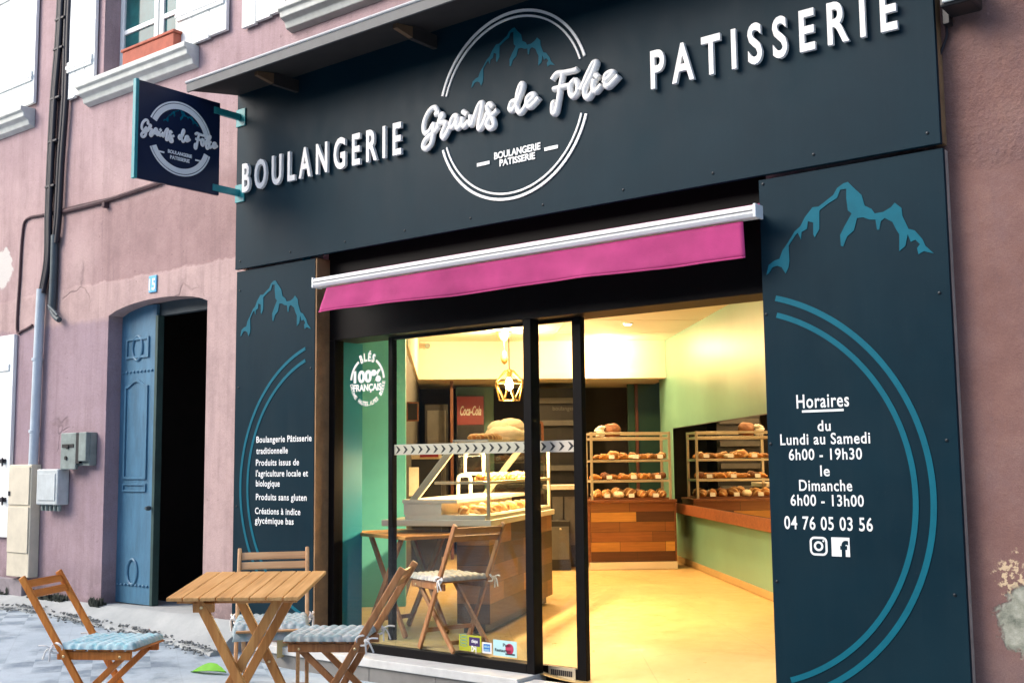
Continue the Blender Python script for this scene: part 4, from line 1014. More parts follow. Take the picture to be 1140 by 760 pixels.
# ------------------------------------------------------------------ shop interior
CZ = 2.748; AWALL = 2.82; BB = 14.29
def ibox(mb, a0, a1, b0, b1, z0, z1):
    P = [I(a, b, z) for z in (z0, z1) for b in (b0, b1) for a in (a0, a1)]
    mb.add(P, [(0,2,3,1),(4,5,7,6),(0,1,5,4),(2,6,7,3),(0,4,6,2),(1,3,7,5)])
RX = -4.98; RZ = fac(648, 757.5, LY).z
def floor_z(x, y): return -.004+(RZ+.004)*(1-sstep(LY+.05, 1.10, y))*sstep(RX+.05, -4.0, x)
g = MB(); nx, ny = 60, 24
g.grid(lambda u, v: (lambda x, y: (x, y, floor_z(x, y)))(RX+(-.9-RX)*u, SY+.0505+(1.1-SY-.0505)*v), nx, ny)
struct('entrance_floor', g, M_floor, 60)
fl = [Vector((OX0-.3, SY+.05, -.004)), Vector((RX, SY+.05, -.004)), Vector((RX, 1.1, -.004)), Vector((-1.86, 1.1, -.004)), I(AWALL+.15, 6.3, -.004), I(AWALL+.15, 16.6, -.004), I(-1.2, 16.6, -.004), I(-1.2, 8.3, -.004)]
g = MB(); g.prism(fl, (0,0,-.15)); struct('shop_floor', g, M_floor)
g = MB(); g.prism([Vector((OX0-.3, .424, CZ)), Vector((-.9, .424, CZ)), I(AWALL+.15, 5.9, CZ), I(AWALL+.15, 16.6, CZ), I(-1.2, 16.6, CZ), I(-1.2, 8.9, CZ)], (0,0,.1)); struct('shop_ceiling', g, M_ceil)
g = MB()
for k in range(5): ibox(g, -.3, AWALL-.001, 8.6+k*1.2, 8.606+k*1.2, CZ-.003, CZ-.0005)
ibox(g, 1.32, 1.326, 7, BB-.2, CZ-.0035, CZ-.001); 
put(mesh('ceiling_joint', g, M_bulk), kind='structure')
g = MB(); ibox(g, AWALL, AWALL+.12, 5.05, 14.75, -.05, CZ); struct('shop_wall_right', g, M_green)
g = MB(); ibox(g, -1.05, -.865, 8.35, 9.92, -.05, CZ-.001); struct('shop_wall_teal', g, M_tealw)
g = MB(); g.box(OX0-.0, OX0+.02, SY+.092, .46, -.05, hz-.001); struct('shop_wall_return', g, M_tealw)
g = MB(); ibox(g, -.864, -.345, 9.9, 10.1, -.05, CZ-.001); struct('shop_wall_pier', g, M_tealf)
g = MB(); ibox(g, -.56, -.36, 10.101, 16.5, -.05, CZ-.001); struct('shop_wall_left', g, M_greyw)
g = MB(); ibox(g, -.359, AWALL-.001, BB, BB+.25, 2.34, CZ-.001); ibox(g, -.359, AWALL-.001, BB-.03, BB+.25, 2.265, 2.339); ibox(g, -.3595, -.33, 10.102, BB-.031, 2.265, CZ-.001)
struct('bulkhead', g, M_bulk)
g = MB(); ibox(g, -.359, AWALL+.1, BB+.251, 16.5, 2.28, 2.34); struct('rear_ceiling', g, M_bulk)
g = MB(); ibox(g, -.56, AWALL+.8, 16.3, 16.45, -.05, CZ); ibox(g, AWALL+.7, AWALL+.8, 14.76, 16.3, -.05, CZ); struct('rear_wall', g, M_greyw)
def I_thing(name, label, cat, a, b, z, group=None): return thing(name, label, cat, I(a, b, z), group)
g = MB(); ibox(g, AWALL-.014, AWALL-.0005, 5.1, 14.7, .0, .07); solo('skirting_board', 'low cream skirting along the foot of the sage green wall', 'skirting', g, M_skirt, bev=.003)
# ledge and mirror on the right wall
g = MB(); ibox(g, AWALL-.10, AWALL-.001, 5.1, 13.76, .60, .715); solo('wall_ledge', 'chestnut wood ledge running along the sage green wall', 'ledge', g, M_rail, bev=.004)
def mz(px, py): r_ = ray(px, py); t = (AWALL-.1)/r_.dot(RA); q = r_*t; return q.dot(NB), q.z+1.2
mb0 = 13.45
g = MB(); ibox(g, AWALL-.092, AWALL-.001, 7.5, mb0, .7155, 1.60); MR = solo('wall_mirror', 'large frameless mirror standing on the chestnut ledge', 'mirror', g, M_blk2)
g = MB(); ibox(g, AWALL-.097, AWALL-.0925, 7.51, mb0-.01, .722, 1.59); part('mirror_glass', g, M_mirror, MR)
# plank clad cabinet with pastry rack
BC = 12.88
KC = I_thing('rack_cabinet', 'low cabinet clad in mixed brown planks beneath the bread rack', 'cabinet', 2.1, BC+.3, 0)
g = MB(); ibox(g, 1.64, 2.60, BC+.012, BC+.62, .085, .745); part('carcass', g, M_blk2, KC)
def clad(name, mb_local, m, parent, origin, ux):
    """cladding built in its own axes so that the boards run level: x along the run, z up"""
    o = mesh(name, mb_local, m); o.parent = parent; o.location = Vector(origin)-OFF[parent.name]; o.rotation_euler = (0, 0, math.atan2(ux.y, ux.x)); return o
g = MB(); g.box(0, .955, 0, .02, 0, .665); cl_ = clad('plank_front', g, M_planks, KC, I(1.642, BC-.008, .085), RA); 
g = MB(); ibox(g, 1.62, 2.62, BC-.02, BC+.64, .0, .08); part('kick_board', g, M_bulk, KC)
g = MB(); ibox(g, 1.61, 2.63, BC-.03, BC+.65, .746, .775); part('top_board', g, M_rail, KC, bev=.003)
g = MB(); ibox(g, 1.60, 1.6395, BC+.0, BC+.62, .082, .745); ibox(g, 2.601, 2.62, BC, BC+.62, .082, .745); part('side_board', g, M_rail, KC)
RK = I_thing('bread_rack', 'four tier metal rack of breads standing on the plank cabinet', 'rack', 2.1, BC+.3, .776)
ra0, ra1, rb0, rb1 = 1.665, 2.565, BC+.02, BC+.5
g = MB()
for a in (ra0, ra1):
    for b in (rb0, rb1): ibox(g, a-.014, a+.014, b-.014, b+.014, .776, 1.545)
for z in (1.53, 1.47, 1.215, .985):
    for b in (rb0, rb1): ibox(g, ra0+.0145, ra1-.0145, b-.008, b+.008, z-.012, z+.012)
    for a in (ra0, ra1): ibox(g, a-.008, a+.008, rb0+.0145, rb1-.0145, z-.012, z+.012)
part('rack_frame', g, M_sat, RK, bev=.002)
tiers = (.800, 1.01, 1.24)
for z in tiers[1:]:
    g = MB(); ibox(g, ra0+.016, ra1-.016, rb0+.016, rb1-.016, z-.012, z-.004); part('glass_shelf', g, M_glass2, RK)
g = MB(); ibox(g, ra0+.016, ra1-.016, rb0+.016, rb1-.016, .777, .797); part('tray', g, M_rail, RK)
g = MB(); ibox(g, ra0+.016, ra1-.016, rb0+.016, rb1-.016, 1.488, 1.496); part('top_shelf', g, M_glass2, RK)
pcard = None
for ti, (z, nm) in enumerate(zip(tiers, ('bottom', 'middle', 'top'))):
    for k in range(3):
        a = ra0+.17+.28*k+.03*ti; g = MB(); loc = I(a, rb0-.018, z+.002)
        P = [(-.032,0,0),(.032,0,0),(.032,.012,.042),(-.032,.012,.042)]; g.prism(P, (0,.0015,0))
        if pcard is None: pcard = mesh('price_card', g, M_print); o = pcard
        else: o = pcard.copy(); COL.objects.link(o)
        o.location = loc; o.rotation_euler = (0, 0, PH); put(o, 'small white price card on the front edge of the %s rack tier' % nm, 'price card', 'price cards on the %s tier of the rack' % nm)
# breads: prototypes then copies
def proto(name, m, build):
    g = MB(); build(g); o = mesh(name, g, m, smooth=70); COL.objects.unlink(o); return o
P_roll = proto('bread_roll', M_bread, lambda g: g.blob((0,0,0), .058, .045, .045, 0, 14, 8, .08, 1))
P_loaf = proto('loaf', M_breadw, lambda g: g.blob((0,0,0), .115, .07, .055, 0, 16, 10, .08, 2))
P_gold = proto('loaf', M_bread, lambda g: g.blob((0,0,0), .105, .062, .068, 0, 16, 10, .10, 4))
P_dark = proto('dark_loaf', M_breadd, lambda g: g.blob((0,0,0), .12, .10, .11, 0, 18, 10, .10, 3))
def croi(g):
    for i in range(7):
        t = (i-3)/3; r_ = .031*(1-.55*t*t); c = Vector((t*.062, -.030*t*t, r_*.75)); d = Vector((1, -.9*t, 0)).normalized()
        g.lathe([(r_*.5,-.017),(r_*.95,-.012),(r_,0),(r_*.92,.012),(r_*.5,.018)], c, 10, d)
P_croi = proto('croissant', M_past, croi)
def bag(g):
    g.blob((0,0,0), .27, .032, .036, 0, 22, 8, .06, 5)
P_bag = proto('baguette', M_bread, bag)
def place(p, loc, rot, label, cat, group, sc=1.0):
    o = p.copy(); COL.objects.link(o); o.location = loc; o.rotation_euler = (0, 0, rot); o.scale = (sc*rnd.uniform(.92,1.08), sc*rnd.uniform(.92,1.08), sc*rnd.uniform(.88,1.12)); return put(o, label, cat, group)
for ti, (z, nm) in enumerate(zip(tiers, ('bottom', 'middle', 'top'))):
    n = (7, 8, 8)[ti]
    for row in range(2):
        for i in range(n):
            a = ra0+.075+(ra1-ra0-.15)*i/(n-1)+rnd.uniform(-.012,.012); b = rb0+.10+.2*row+rnd.uniform(-.03,.03)
            if rnd.random() < .08: continue
            q = rnd.random()
            if ti == 0: pr, nme, sc, ct = (P_gold, 'golden loaf', .80+.28*(i in (2,3)), 'loaf') if q < .6 else (P_loaf, 'floury pale loaf', .85, 'loaf') if q < .85 else (P_dark, 'dark loaf', .55, 'loaf')
            elif ti == 1: pr, nme, sc, ct = (P_croi, 'glazed croissant', 1.1, 'croissant') if q < .65 else (P_dark, 'dark bun', .42, 'bun') if q < .85 else (P_roll, 'golden roll', .9, 'bread roll')
            else: pr, nme, sc, ct = (P_roll, 'golden roll', 1.0+.45*(i == 2), 'bread roll') if q < .55 else (P_croi, 'glazed croissant', 1.05, 'croissant') if q < .8 else (P_loaf, 'floury pale roll', .6, 'bread roll')
            place(pr, I(a, b, z+.001), PH+rnd.uniform(-.6,.6)+(math.pi/2 if ti == 0 else 0), '%s lying in a row on the %s tier of the bread rack' % (nme, nm), ct, '%ss on the %s tier of the rack' % (nme, nm), sc)
place(P_dark, I(1.93, BC+.2, 1.497), .4, 'big dark crusted loaf on top of the bread rack', 'loaf', None, .85)
g = MB(); c = I(1.80, BC+.2, 1.497)
for i in range(5): g.blob(c+Vector((rnd.gauss(0,.03), rnd.gauss(0,.03), .02*i)), .06, .045, .03, rnd.uniform(0,3), 9, 6, .3, 30+i)
solo('paper_bag_heap', 'crumpled white paper heap beside the dark loaf on the rack top', 'paper', g, M_whitem, smooth=60)

# counter with glazed display case (its own axes: L along the run, Wd to the left)
C0 = I(.31, 8.17, 0); C1 = I(.93, 9.97, 0); LD = (C1-C0).normalized(); LL = (C1-C0).length; WD = Vector((-LD.y, LD.x, 0))
def K(l, w, z): return C0+LD*l+WD*w+Vector((0,0,z))
def kbox(mb, l0, l1, w0, w1, z0, z1):
    P = [K(l, w, z) for z in (z0, z1) for w in (w0, w1) for l in (l0, l1)]
    mb.add(P, [(0,2,3,1),(4,5,7,6),(0,1,5,4),(2,6,7,3),(0,4,6,2),(1,3,7,5)])
CT = thing('service_counter', 'long bakery counter clad in dusky planks with a cream top', 'counter', K(LL/2, .3, 0))
g = MB(); kbox(g, .02, LL-.02, .021, .24, .07, .755); part('carcass', g, M_greyw, CT)
g = MB(); kbox(g, .05, LL-.05, .05, .21, .0, .069); part('kick_board', g, M_blk2, CT)
g = MB(); g.box(0, LL-.04, 0, .019, 0, .685); clad('plank_front', g, M_planksd, CT, K(.02, .0, .07), LD)
g = MB(); g.box(0, .245, 0, .0185, 0, .685); clad('plank_end', g, M_planksd, CT, K(.0005, .244, .07), -WD)
g = MB(); kbox(g, -.015, LL+.015, -.02, .82, .756, .80); part('worktop', g, M_wtop, CT, bev=.005)
DC = thing('display_case', 'glazed bakery display case with slanted side posts on the counter', 'display case', K(LL/2, .3, .8))
CTp, CB = 1.36, .801; w1b, w1t = .60, .25
g = MB(); sq = .022
for l in (.03, LL-.05):
    kbox(g, l-.011, l+.011, .0, .024, CB, CTp)
    g.beam(K(l, w1b, CB+.12), K(l, w1t, CTp-.01), .034, .05, LD)
    kbox(g, l-.011, l+.011, .0245, w1t-.02, CTp-.024, CTp)
    kbox(g, l-.009, l+.009, .0245, w1b-.18, 1.055, 1.075)
kbox(g, .0415, LL-.0615, .0, .02, CTp-.022, CTp); kbox(g, .0415, LL-.0615, .001, .02, 1.055, 1.075); kbox(g, .0415, LL-.0615, .0, .022, CB, CB+.03)
kbox(g, LL*.62, LL*.62+.02, .001, .021, CB+.031, CTp-.023)
part('case_frame', g, M_sat, DC, bev=.002)
g = MB(); kbox(g, -.0, LL-.02, .03, w1b+.04, CB, CB+.035); part('case_deck', g, M_wtop, DC)
g = MB(); kbox(g, .0, LL-.02, .36, w1b+.05, CB+.036, CB+.118); kbox(g, -.005, LL-.02, .24, w1b+.06, CB+.119, CB+.145); part('rear_step', g, M_wtop, DC)
g = MB(); kbox(g, .042, LL-.062, .008, .013, CB+.031, CTp-.023); kbox(g, .028, .032, .025, w1t, CB+.146, CTp-.025); part('case_glass', g, M_glass2, DC)
g = MB(); kbox(g, .045, LL-.065, .03, .36, 1.060, 1.070); part('mid_shelf', g, M_glass2, DC)
g = MB(); kbox(g, .0, LL-.02, -.0, w1t+.02, CTp+.001, CTp+.016); part('top_shelf', g, M_wtop, DC)
g = MB(); kbox(g, .08, LL-.1, .10, .125, CTp-.016, CTp-.0005); part('strip_light', g, M_spot, DC)
CASE_LAMP = K(LL/2, .115, CTp-.022)
for i in range(9): place(P_croi, K(.25+.17*i, .14, 1.071), rnd.uniform(0,3), 'glazed croissant on the middle shelf of the display case', 'croissant', 'croissants in the display case', 1.15)
for i in range(8):
    for w in (.10, .22): place(P_roll, K(.12+.2*i+rnd.uniform(-.03,.03), w, CB+.036), rnd.uniform(0,3), 'golden roll on the lower deck of the display case', 'bread roll', 'rolls in the display case', .9)
for i, (l, w, z, s_) in enumerate(((.78,.10,0,1.35),(.95,.16,0,1.5),(1.12,.09,0,1.4),(1.29,.15,0,1.45),(.86,.17,.06,1.3),(1.05,.12,.065,1.35),(1.22,.13,.055,1.3))):
    place(P_loaf, K(l, w, CTp+.017+z), rnd.uniform(0,3), 'floury white loaf in the heap on top of the display case', 'loaf', 'white loaves heaped on the display case', s_)
for i in range(3): place(P_bag, K(.40, .08+.065*i, CTp+.017), math.atan2(LD.y, LD.x)+rnd.uniform(-.08,.08), 'golden baguette lying on top of the display case', 'baguette', 'baguettes on the display case', .95)
g = MB(); c = K(1.66, .08, CTp+.017); d = (RA*.9-NB*.1).normalized(); g.prism([c-d*.06, c+d*.06, c+d*.06+NB*.03+Vector((0,0,.17)), c-d*.06+NB*.03+Vector((0,0,.17))], NB*.012)
cb_ = solo('price_board', 'small framed slate price board leaning at the end of the display case', 'price board', g, M_slate)
g = MB(); P4 = [c-d*.065, c+d*.065, c+d*.065+NB*.03+Vector((0,0,.175)), c-d*.065+NB*.03+Vector((0,0,.175))]
for p_, q_ in zip(P4, P4[1:]+P4[:1]): g.beam(p_, q_, .014, .02, NB)
part('board_frame', g, M_rail, cb_)
# white enamel stand behind case
def arch_tube(name, label, px, py, w, h, b):
    a, _, z = onB(px, py, b); g = MB()
    P = [I(a-w/2, b, z)] + [I(a-w/2*math.cos(t)**.6 if math.cos(t) > 0 else a+w/2*(-math.cos(t))**.6, b, z+h*.8+h*.2*math.sin(t)) for t in [R(k) for k in range(0, 181, 20)]] + [I(a+w/2, b, z)]
    g.tube(P, .016, 8, closed=True); return solo(name, label, 'stand', g, M_whitem, smooth=50)
arch_tube('wire_stand', 'white enamel hoop stand behind the slanted case', 528, 527, .15, .18, 9.3)
arch_tube('tap_hoop', 'small white bent tap behind the display case', 517, 552, .10, .17, 9.3)

# indoor table and chair
Nn = Vector((-5.49, .25, 0)); dL = Vector((-.957, .29, 0)).normalized(); dR = Vector((-dL.y*-1, dL.x*-1, 0)); dR = Vector((.29, .957, 0)).normalized()
TI = thing('indoor_table', 'honey topped folding table just inside the shop window', 'table', Nn+dL*.4+dR*.3)
g = MB(); g.prism([Nn+Vector((0,0,.68)), Nn+dL*.88+Vector((0,0,.68)), Nn+dL*.88+dR*.5+Vector((0,0,.68)), Nn+dR*.5+Vector((0,0,.68))], (0,0,.025)); part('tabletop', g, M_ind, TI, bev=.004)
for s_ in (.06, .40):
    for t0, t1 in ((.16,.66),(.66,.14)):
        g = MB(); off = .0 if t0 < t1 else .024
        g.beam(Nn+dL*t0+dR*(s_+off)+Vector((0,0,.679)), Nn+dL*t1+dR*(s_+off)+Vector((0,0,.0)), .022, .042, dR); part('leg', g, M_woodC, TI, bev=.003)
g = MB(); g.beam(Nn+dL*.6+dR*.08+Vector((0,0,.08)), Nn+dL*.6+dR*.4+Vector((0,0,.08)), .03, .02, (0,0,1)); part('stretcher', g, M_woodC, TI)

# folding chair in local axes: x forward, y left, z up
def chair(label, x, y, th, s, rec, mA, mX, zoff=None, group=None):
    tr = math.tan(rec); hw = .20
    o = thing('folding_chair', label, 'chair', (x, y, gz(x, y) if zoff is None else zoff), group); o.rotation_euler = (0, 0, th); o.scale = (s, s, s)
    top = lambda sd: Vector((-.13-.43*tr, sd*hw, .86)); foot = lambda sd: Vector((-.13+.43*tr, sd*hw, 0.0))
    for sd in (1, -1):
        g = MB(); d = (top(sd)-foot(sd)).normalized(); g.beam(foot(sd)-d*.01, top(sd)+d*.005, .022, .040, (0,1,0)); up_ = part('upright', g, mA, o, True, bev=.006)
        g = MB(); g.beam(Vector((-.185, sd*(hw-.026), .43)), Vector((.255, sd*(hw-.026), .43)), .022, .048, (0,1,0)); part('seat_rail', g, mA, o, True, bev=.006)
        g = MB(); g.beam(Vector((.20, sd*(hw-.051), .425)), Vector((-.26, sd*(hw-.051), 0)), .022, .036, (0,1,0)); part('rear_leg', g, mA, o, True, bev=.005)
        g = MB()
        for c in ((-.13, .43), (.19, .425)): g.lathe([(.008,0),(.008,.003),(.004,.006)], (c[0], sd*(hw+.011-(0 if c[0] < 0 else .026)), c[1]), 8, (0, sd, 0))
        parts('bolt', loose(g), M_brass, o, local=True)
    for t in (.957, .893):
        c = foot(1)+(top(1)-foot(1))*t; d = (top(1)-foot(1)).normalized(); n = d.cross(Vector((0,1,0)))
        g = MB(); g.beam(Vector((c.x, -hw+.011, c.z)), Vector((c.x, hw-.011, c.z)), .045, .014, d); part('back_slat', g, mX, o, True, bev=.004)
    for i in range(6):
        g = MB(); xx = -.15+i*.075; g.box(xx, xx+.058, -hw+.014, hw-.014, .4545, .466); part('seat_slat', g, mX, o, True, bev=.003)
    for t, w in ((.14, hw-.011),):
        c = foot(1)+(top(1)-foot(1))*t; g = MB(); g.beam(Vector((c.x, -w, c.z)), Vector((c.x, w, c.z)), .03, .014, (0,0,1)); part('stretcher', g, mX, o, True, bev=.003)
    g = MB(); g.beam(Vector((-.20, -hw+.062, .055)), Vector((-.20, hw-.062, .055)), .03, .014, (0,0,1)); part('stretcher', g, mX, o, True, bev=.003)
    return o
def cushion(label, ch, m, group='seat cushions', sag=0.0, tiep=-.16):
    x, y, z = ch.location; o = thing('seat_cushion', label, 'cushion', (x, y, z)); o.rotation_euler = ch.rotation_euler; o.scale = ch.scale
    g = MB(); nu, nv = 60, 60; L0, L1, hw = -.165, .275, .205; NX, NYy = 8, 9
    def top(u, v):
        e = min(u, 1-u, v, 1-v); ed = min(1, e/.07); ed = math.sqrt(max(0, 1-(1-ed)**2))
        bx = abs(math.sin(math.pi*u*NX)); by = abs(math.sin(math.pi*v*NYy+ (math.pi/2 if int(u*NX) % 2 else 0)))
        bmp = (bx*by)**.7*.011; wav = .004*noise.noise(Vector((u*4, v*4, len(label) % 5)))
        w = 1+.012*math.sin(v*NYy*6.28)*(1-ed)
        xx = L0+(L1-L0)*u; yy = (-hw+2*hw*v)
        yy *= 1+.02*math.sin(u*NX*6.28)*(1 if e == min(v, 1-v) else 0)*(1-ed)
        zz = .469+.026*ed+bmp*ed+wav - sag*max(0, u-.86)**1.2*1.2
        return (xx, yy, zz)
    def bot(u, v):
        q = top(u, v); return (q[0], q[1], .4675 - sag*max(0, u-.86)**1.2*1.2)
    g.grid(top, nu, nv); g.grid(lambda u, v: bot(u, v), nu, nv)
    n1 = (nu+1)*(nv+1)
    bd_ = [i for i in range(nu+1)] + [j*(nu+1)+nu for j in range(1, nv+1)] + [nv*(nu+1)+i for i in range(nu-1, -1, -1)] + [j*(nu+1) for j in range(nv-1, 0, -1)]
    for a, b in zip(bd_, bd_[1:]+bd_[:1]): g.f.append((a, b, b+n1, a+n1))
    part('cushion_pad', g, m, o, True, smooth=75)
    for sd in (1, -1):
        g = MB(); c = Vector((tiep, sd*.205, .475)); r_ = .034
        g.tube([c+Vector((r_*math.cos(t)-.012, sd*.010*math.sin(2*t)+sd*.006, r_*.8*math.sin(t))) for t in [2*math.pi*k/16 for k in range(16)]], .0065, 6, closed=True)
        for dx, dz, ln in ((-.05, -.06, 1), (-.075, .015, 1), (-.01, -.07, 1)):
            g.tube(smoothline([c+Vector((-.03, sd*.02, 0)), c+Vector((-.03+dx*.5, sd*.034, dz*.3+.012)), c+Vector((-.03+dx, sd*.03, dz))], 4), .005, 6)
        g.blob(c+Vector((-.036, sd*.02, -.012)), .013, .012, .012, 0, 8, 6, .2, 3, cut=-1)
        part('tie', g, M_tie, o, True, smooth=60)
    return o
c1 = chair('orange wooden folding chair at the far left facing the table', -5.743, -1.888, .543, .957, .56, M_woodA, M_woodX)
c2 = chair('brown wooden folding chair right of the outdoor table, turned sideways', -4.70, -1.09, 3.72, .97, .548, M_woodC, M_woodCX)
c3 = chair('tan wooden folding chair behind the outdoor table against the shopfront', -5.291, -1.083, -.715, 1.02, .486, M_woodB, M_woodBX)
c4 = chair('dark wooden folding chair indoors behind the window glass', -5.117, .31, 2.85, .944, .506, M_woodC, M_woodCX, zoff=-.004)
cushion('aqua knitted cushion on the orange chair at the far left', c1, M_cushA)
cushion('grey and aqua knitted cushion tied to the brown sideways chair', c2, M_cushB)
cushion('grey knitted cushion on the tan chair behind the table', c3, M_cushB, sag=.5)
cushion('cream knitted cushion on the chair behind the glass', c4, M_cushC)

# ------------------------------------------------------------------ outdoor table (stands askew on the sloping pavement)
ka, kk, km = -.416, .09, -.06
def tpl(px, py):
    r = ray(px, py); t = (ka-5.5*kk+4.5*km)/(r.z-kk*r.y-km*r.x); return CAM+r*t
Q = [tpl(231,637), tpl(361,634), tpl(336,665), tpl(183,664)]
TC = sum(Q, Vector())/4; e1 = ((Q[2]-Q[3]).normalized()+(Q[1]-Q[0]).normalized()).normalized(); nrm = Vector((-km, -kk, 1)).normalized()
e1 = (e1-nrm*e1.dot(nrm)).normalized(); e2 = nrm.cross(e1)
e2a = ((Q[0]-Q[3]).normalized()+(Q[1]-Q[2]).normalized()).normalized()
hu = ((Q[2]-Q[3]).length+(Q[1]-Q[0]).length)/4; hv = ((Q[0]-Q[3]).length+(Q[1]-Q[2]).length)/4*abs(e2a.dot(e2))
skew = e2a.dot(e1)/e2a.dot(e2)*.6
TT = thing('folding_table', 'slatted wooden folding table on crossed legs before the shopfront', 'table', (TC.x, TC.y, gz(TC.x, TC.y)))
TM = Matrix((e1, e2, nrm)).transposed()
def TP(u, v, w=0): return TC+e1*u+e2*v+nrm*w
ns = 8; sw_ = 2*hu/ns
for i in range(ns):
    u0 = -hu+i*sw_+.003; u1 = -hu+(i+1)*sw_-.003
    g = MB(); g.box(u0, u1, -hv, hv, -.018, 0)
    o = mesh('top_slat', g, M_top, bev=.003); o.parent = TT; o.matrix_local = Matrix.Translation(TC-OFF[TT.name]) @ TM.to_4x4()
for v in (-.22, .2):
    g = MB(); g.beam(TP(-hu+.03, v, -.031), TP(hu-.03, v, -.031), .03, .024, e2); parts('batten', loose(g), M_legw, TT, bev=.003)
def leg(u0, v, u1, vo=0):
    t = TP(u0, v, -.03); b = TP(u1, v, 0); b.z = gz(b.x, b.y); g = MB(); d = (b-t).normalized()
    g.beam(t-d*.01, b, .024, .046, e2); part('leg', g, M_legw, TT, bev=.004)
    return t, b
lA = leg(-.17, -.26, .25); lC = leg(-.17, .24, .25); lB = leg(.20, -.23, -.26); lD = leg(.20, .21, -.26)
g = MB(); g.beam(lA[0]+(lA[1]-lA[0])*.86, lC[0]+(lC[1]-lC[0])*.86, .032, .02, (0,0,1)); part('stretcher', g, M_legw, TT, bev=.003)
g = MB(); g.beam(lB[0]+(lB[1]-lB[0])*.84, lD[0]+(lD[1]-lD[0])*.84, .032, .02, (0,0,1)); part('stretcher', g, M_legw, TT, bev=.003)
g = MB()
for L_, t in ((lA,.03),(lA,.5),(lC,.5),(lB,.5)):
    c = L_[0]+(L_[1]-L_[0])*t; g.lathe([(.008,0),(.008,.004),(.004,.007)], c-e2*.012, 8, -e2)
parts('bolt', loose(g), M_brass, TT)
g = MB(); g.beam(TP(-.20,-.26,-.055), TP(-.10,-.26,-.055), .026, .045, e2); part('hinge_block', g, M_legw, TT, bev=.003)

# ------------------------------------------------------------------ rear of the shop
def rb(name, label, cat, x0, y0, x1, y1, b, dep, m, parts=()):
    a0, _, z1 = onB(x0, y0, b); a1, _, z0 = onB(x1, y1, b); z0 = max(0, z0); g = MB(); ibox(g, a0, a1, b, b+dep, z0, z1); return solo(name, label, cat, g, m, bev=.004), a0, a1, z0, z1
o, a0, a1, z0, z1 = rb('drinks_cooler', 'black drinks cooler with a red lit header at the back of the shop', 'fridge', 508, 440, 541, 700, 15.4, .5, M_blk2)
g = MB(); ibox(g, a0+.01, a1-.01, 15.38, 15.399, z1-.40, z1-.02); hd = part('header', g, M_red, o)
g = MB(); zz_ = z1-.27; set_text(g, 'Coca-Cola', I(a0+.05, 15.378, zz_), I(a1-.04, 15.378, zz_), .13, -NB, .02, shear=.35); part('lettering', g, M_print, hd)
g = MB(); ibox(g, a0+.02, a1-.02, 15.385, 15.395, .2, z1-.42); part('cooler_glass', g, M_glass2, o)
o, *_ = rb('wooden_post', 'slim chestnut post at the opening to the back room', 'post', 501, 418, 506, 700, 14.6, .07, M_railb)
o, a0, a1, z0, z1 = rb('tall_oven', 'tall black framed oven by the grey left wall', 'oven', 473, 450, 500, 700, 15.0, .6, M_blk2)
g = MB(); ibox(g, a0+.03, a1-.03, 14.985, 14.999, .5, z1-.08); part('oven_door', g, M_shelfd, o, bev=.004)
o, a0, a1, z0, z1 = rb('menu_slate', 'small slate in a wooden frame on the left wall of the shop', 'slate', 454, 449, 464.5, 467, 10.4, .02, M_slate)
g = MB()
for q in ((a0-.012, a1+.012, z1, z1+.014), (a0-.012, a1+.012, z0-.014, z0), (a0-.012, a0, z0+.0005, z1-.0005), (a1, a1+.012, z0+.0005, z1-.0005)): ibox(g, q[0], q[1], 10.385, 10.42, q[2], q[3])
part('slate_frame', g, M_rail, o)
o, a0, a1, z0, z1 = rb('back_panel', 'olive green wall panel behind the red cooler header', 'wall panel', 507, 420, 552, 700, 15.95, .05, M_green)
o, a0, a1, z0, z1 = rb('bread_oven_rack', 'dark grey shelving unit at the back behind the pendant lamp', 'shelving', 592, 432, 646, 700, 15.2, .6, M_blk2)
for k in range(6):
    g = MB(); zq = .5+k*.30; ibox(g, a0+.03, a1-.03, 15.12, 15.199, zq, zq+.07); part('shelf', g, M_shelfd, o)
g = MB(); zq = z1-.30; set_text(g, 'boulangerie', I(a0+.28, 15.198, zq), I(a0+.62, 15.198, zq), .055, -NB, .0); part('lettering', g, M_shelfd, o)
o, a0, a1, z0, z1 = rb('coffee_counter', 'pale topped side counter with dark appliances at the back', 'counter', 611, 545, 654, 640, 13.3, .6, M_blk2)
g = MB(); ibox(g, a0-.02, a1+.02, 13.27, 13.92, z1, z1+.05); part('worktop', g, M_wtop, o, bev=.004)
for k in range(3):
    g = MB(); ibox(g, a0+.04+k*.14, a0+.16+k*.14, 13.285, 13.299, .25, z1-.08); parts('drawer', loose(g), M_shelfd, o)
o, a0, a1, z0, z1 = rb('storage_crate', 'dark storage locker behind the counter end', 'locker', 612, 580, 636, 640, 12.9, .35, M_blk2)
g = MB(); ibox(g, a0+.02, a1-.02, 12.885, 12.899, .12, z1-.06); part('locker_door', g, M_shelfd, o, bev=.003)
g = MB(); c = I((a0+a1)/2, 12.88, .45); g.blob(c, .014, .014, .014, 0, 8, 6, 0); part('knob', g, M_sat, o, smooth=60)
o, a0, a1, z0, z1 = rb('green_door', 'dark green door, dimmed in tone, beside the sage wall at the back', 'door', 698, 419, 750, 700, 15.6, .05, M_greend)
g = MB(); ibox(g, a0+.10, a0+.14, 15.57, 15.599, .1, z1-.01); part('door_rail', g, M_railb, o)
o, a0, a1, z0, z1 = rb('cooler_low', 'white and red lidded freezer seen through the slanted case', 'freezer', 455, 511, 492, 700, 12.2, .6, M_blk2)
g = MB(); ibox(g, a0-.0, a1, 12.18, 12.82, z1, z1+.10); part('lid', g, M_bulk, o, bev=.004)
g = MB(); ibox(g, a0+.12, a1-.03, 12.175, 12.1795, z1+.02, z1+.05); part('stripe', g, M_red, o)
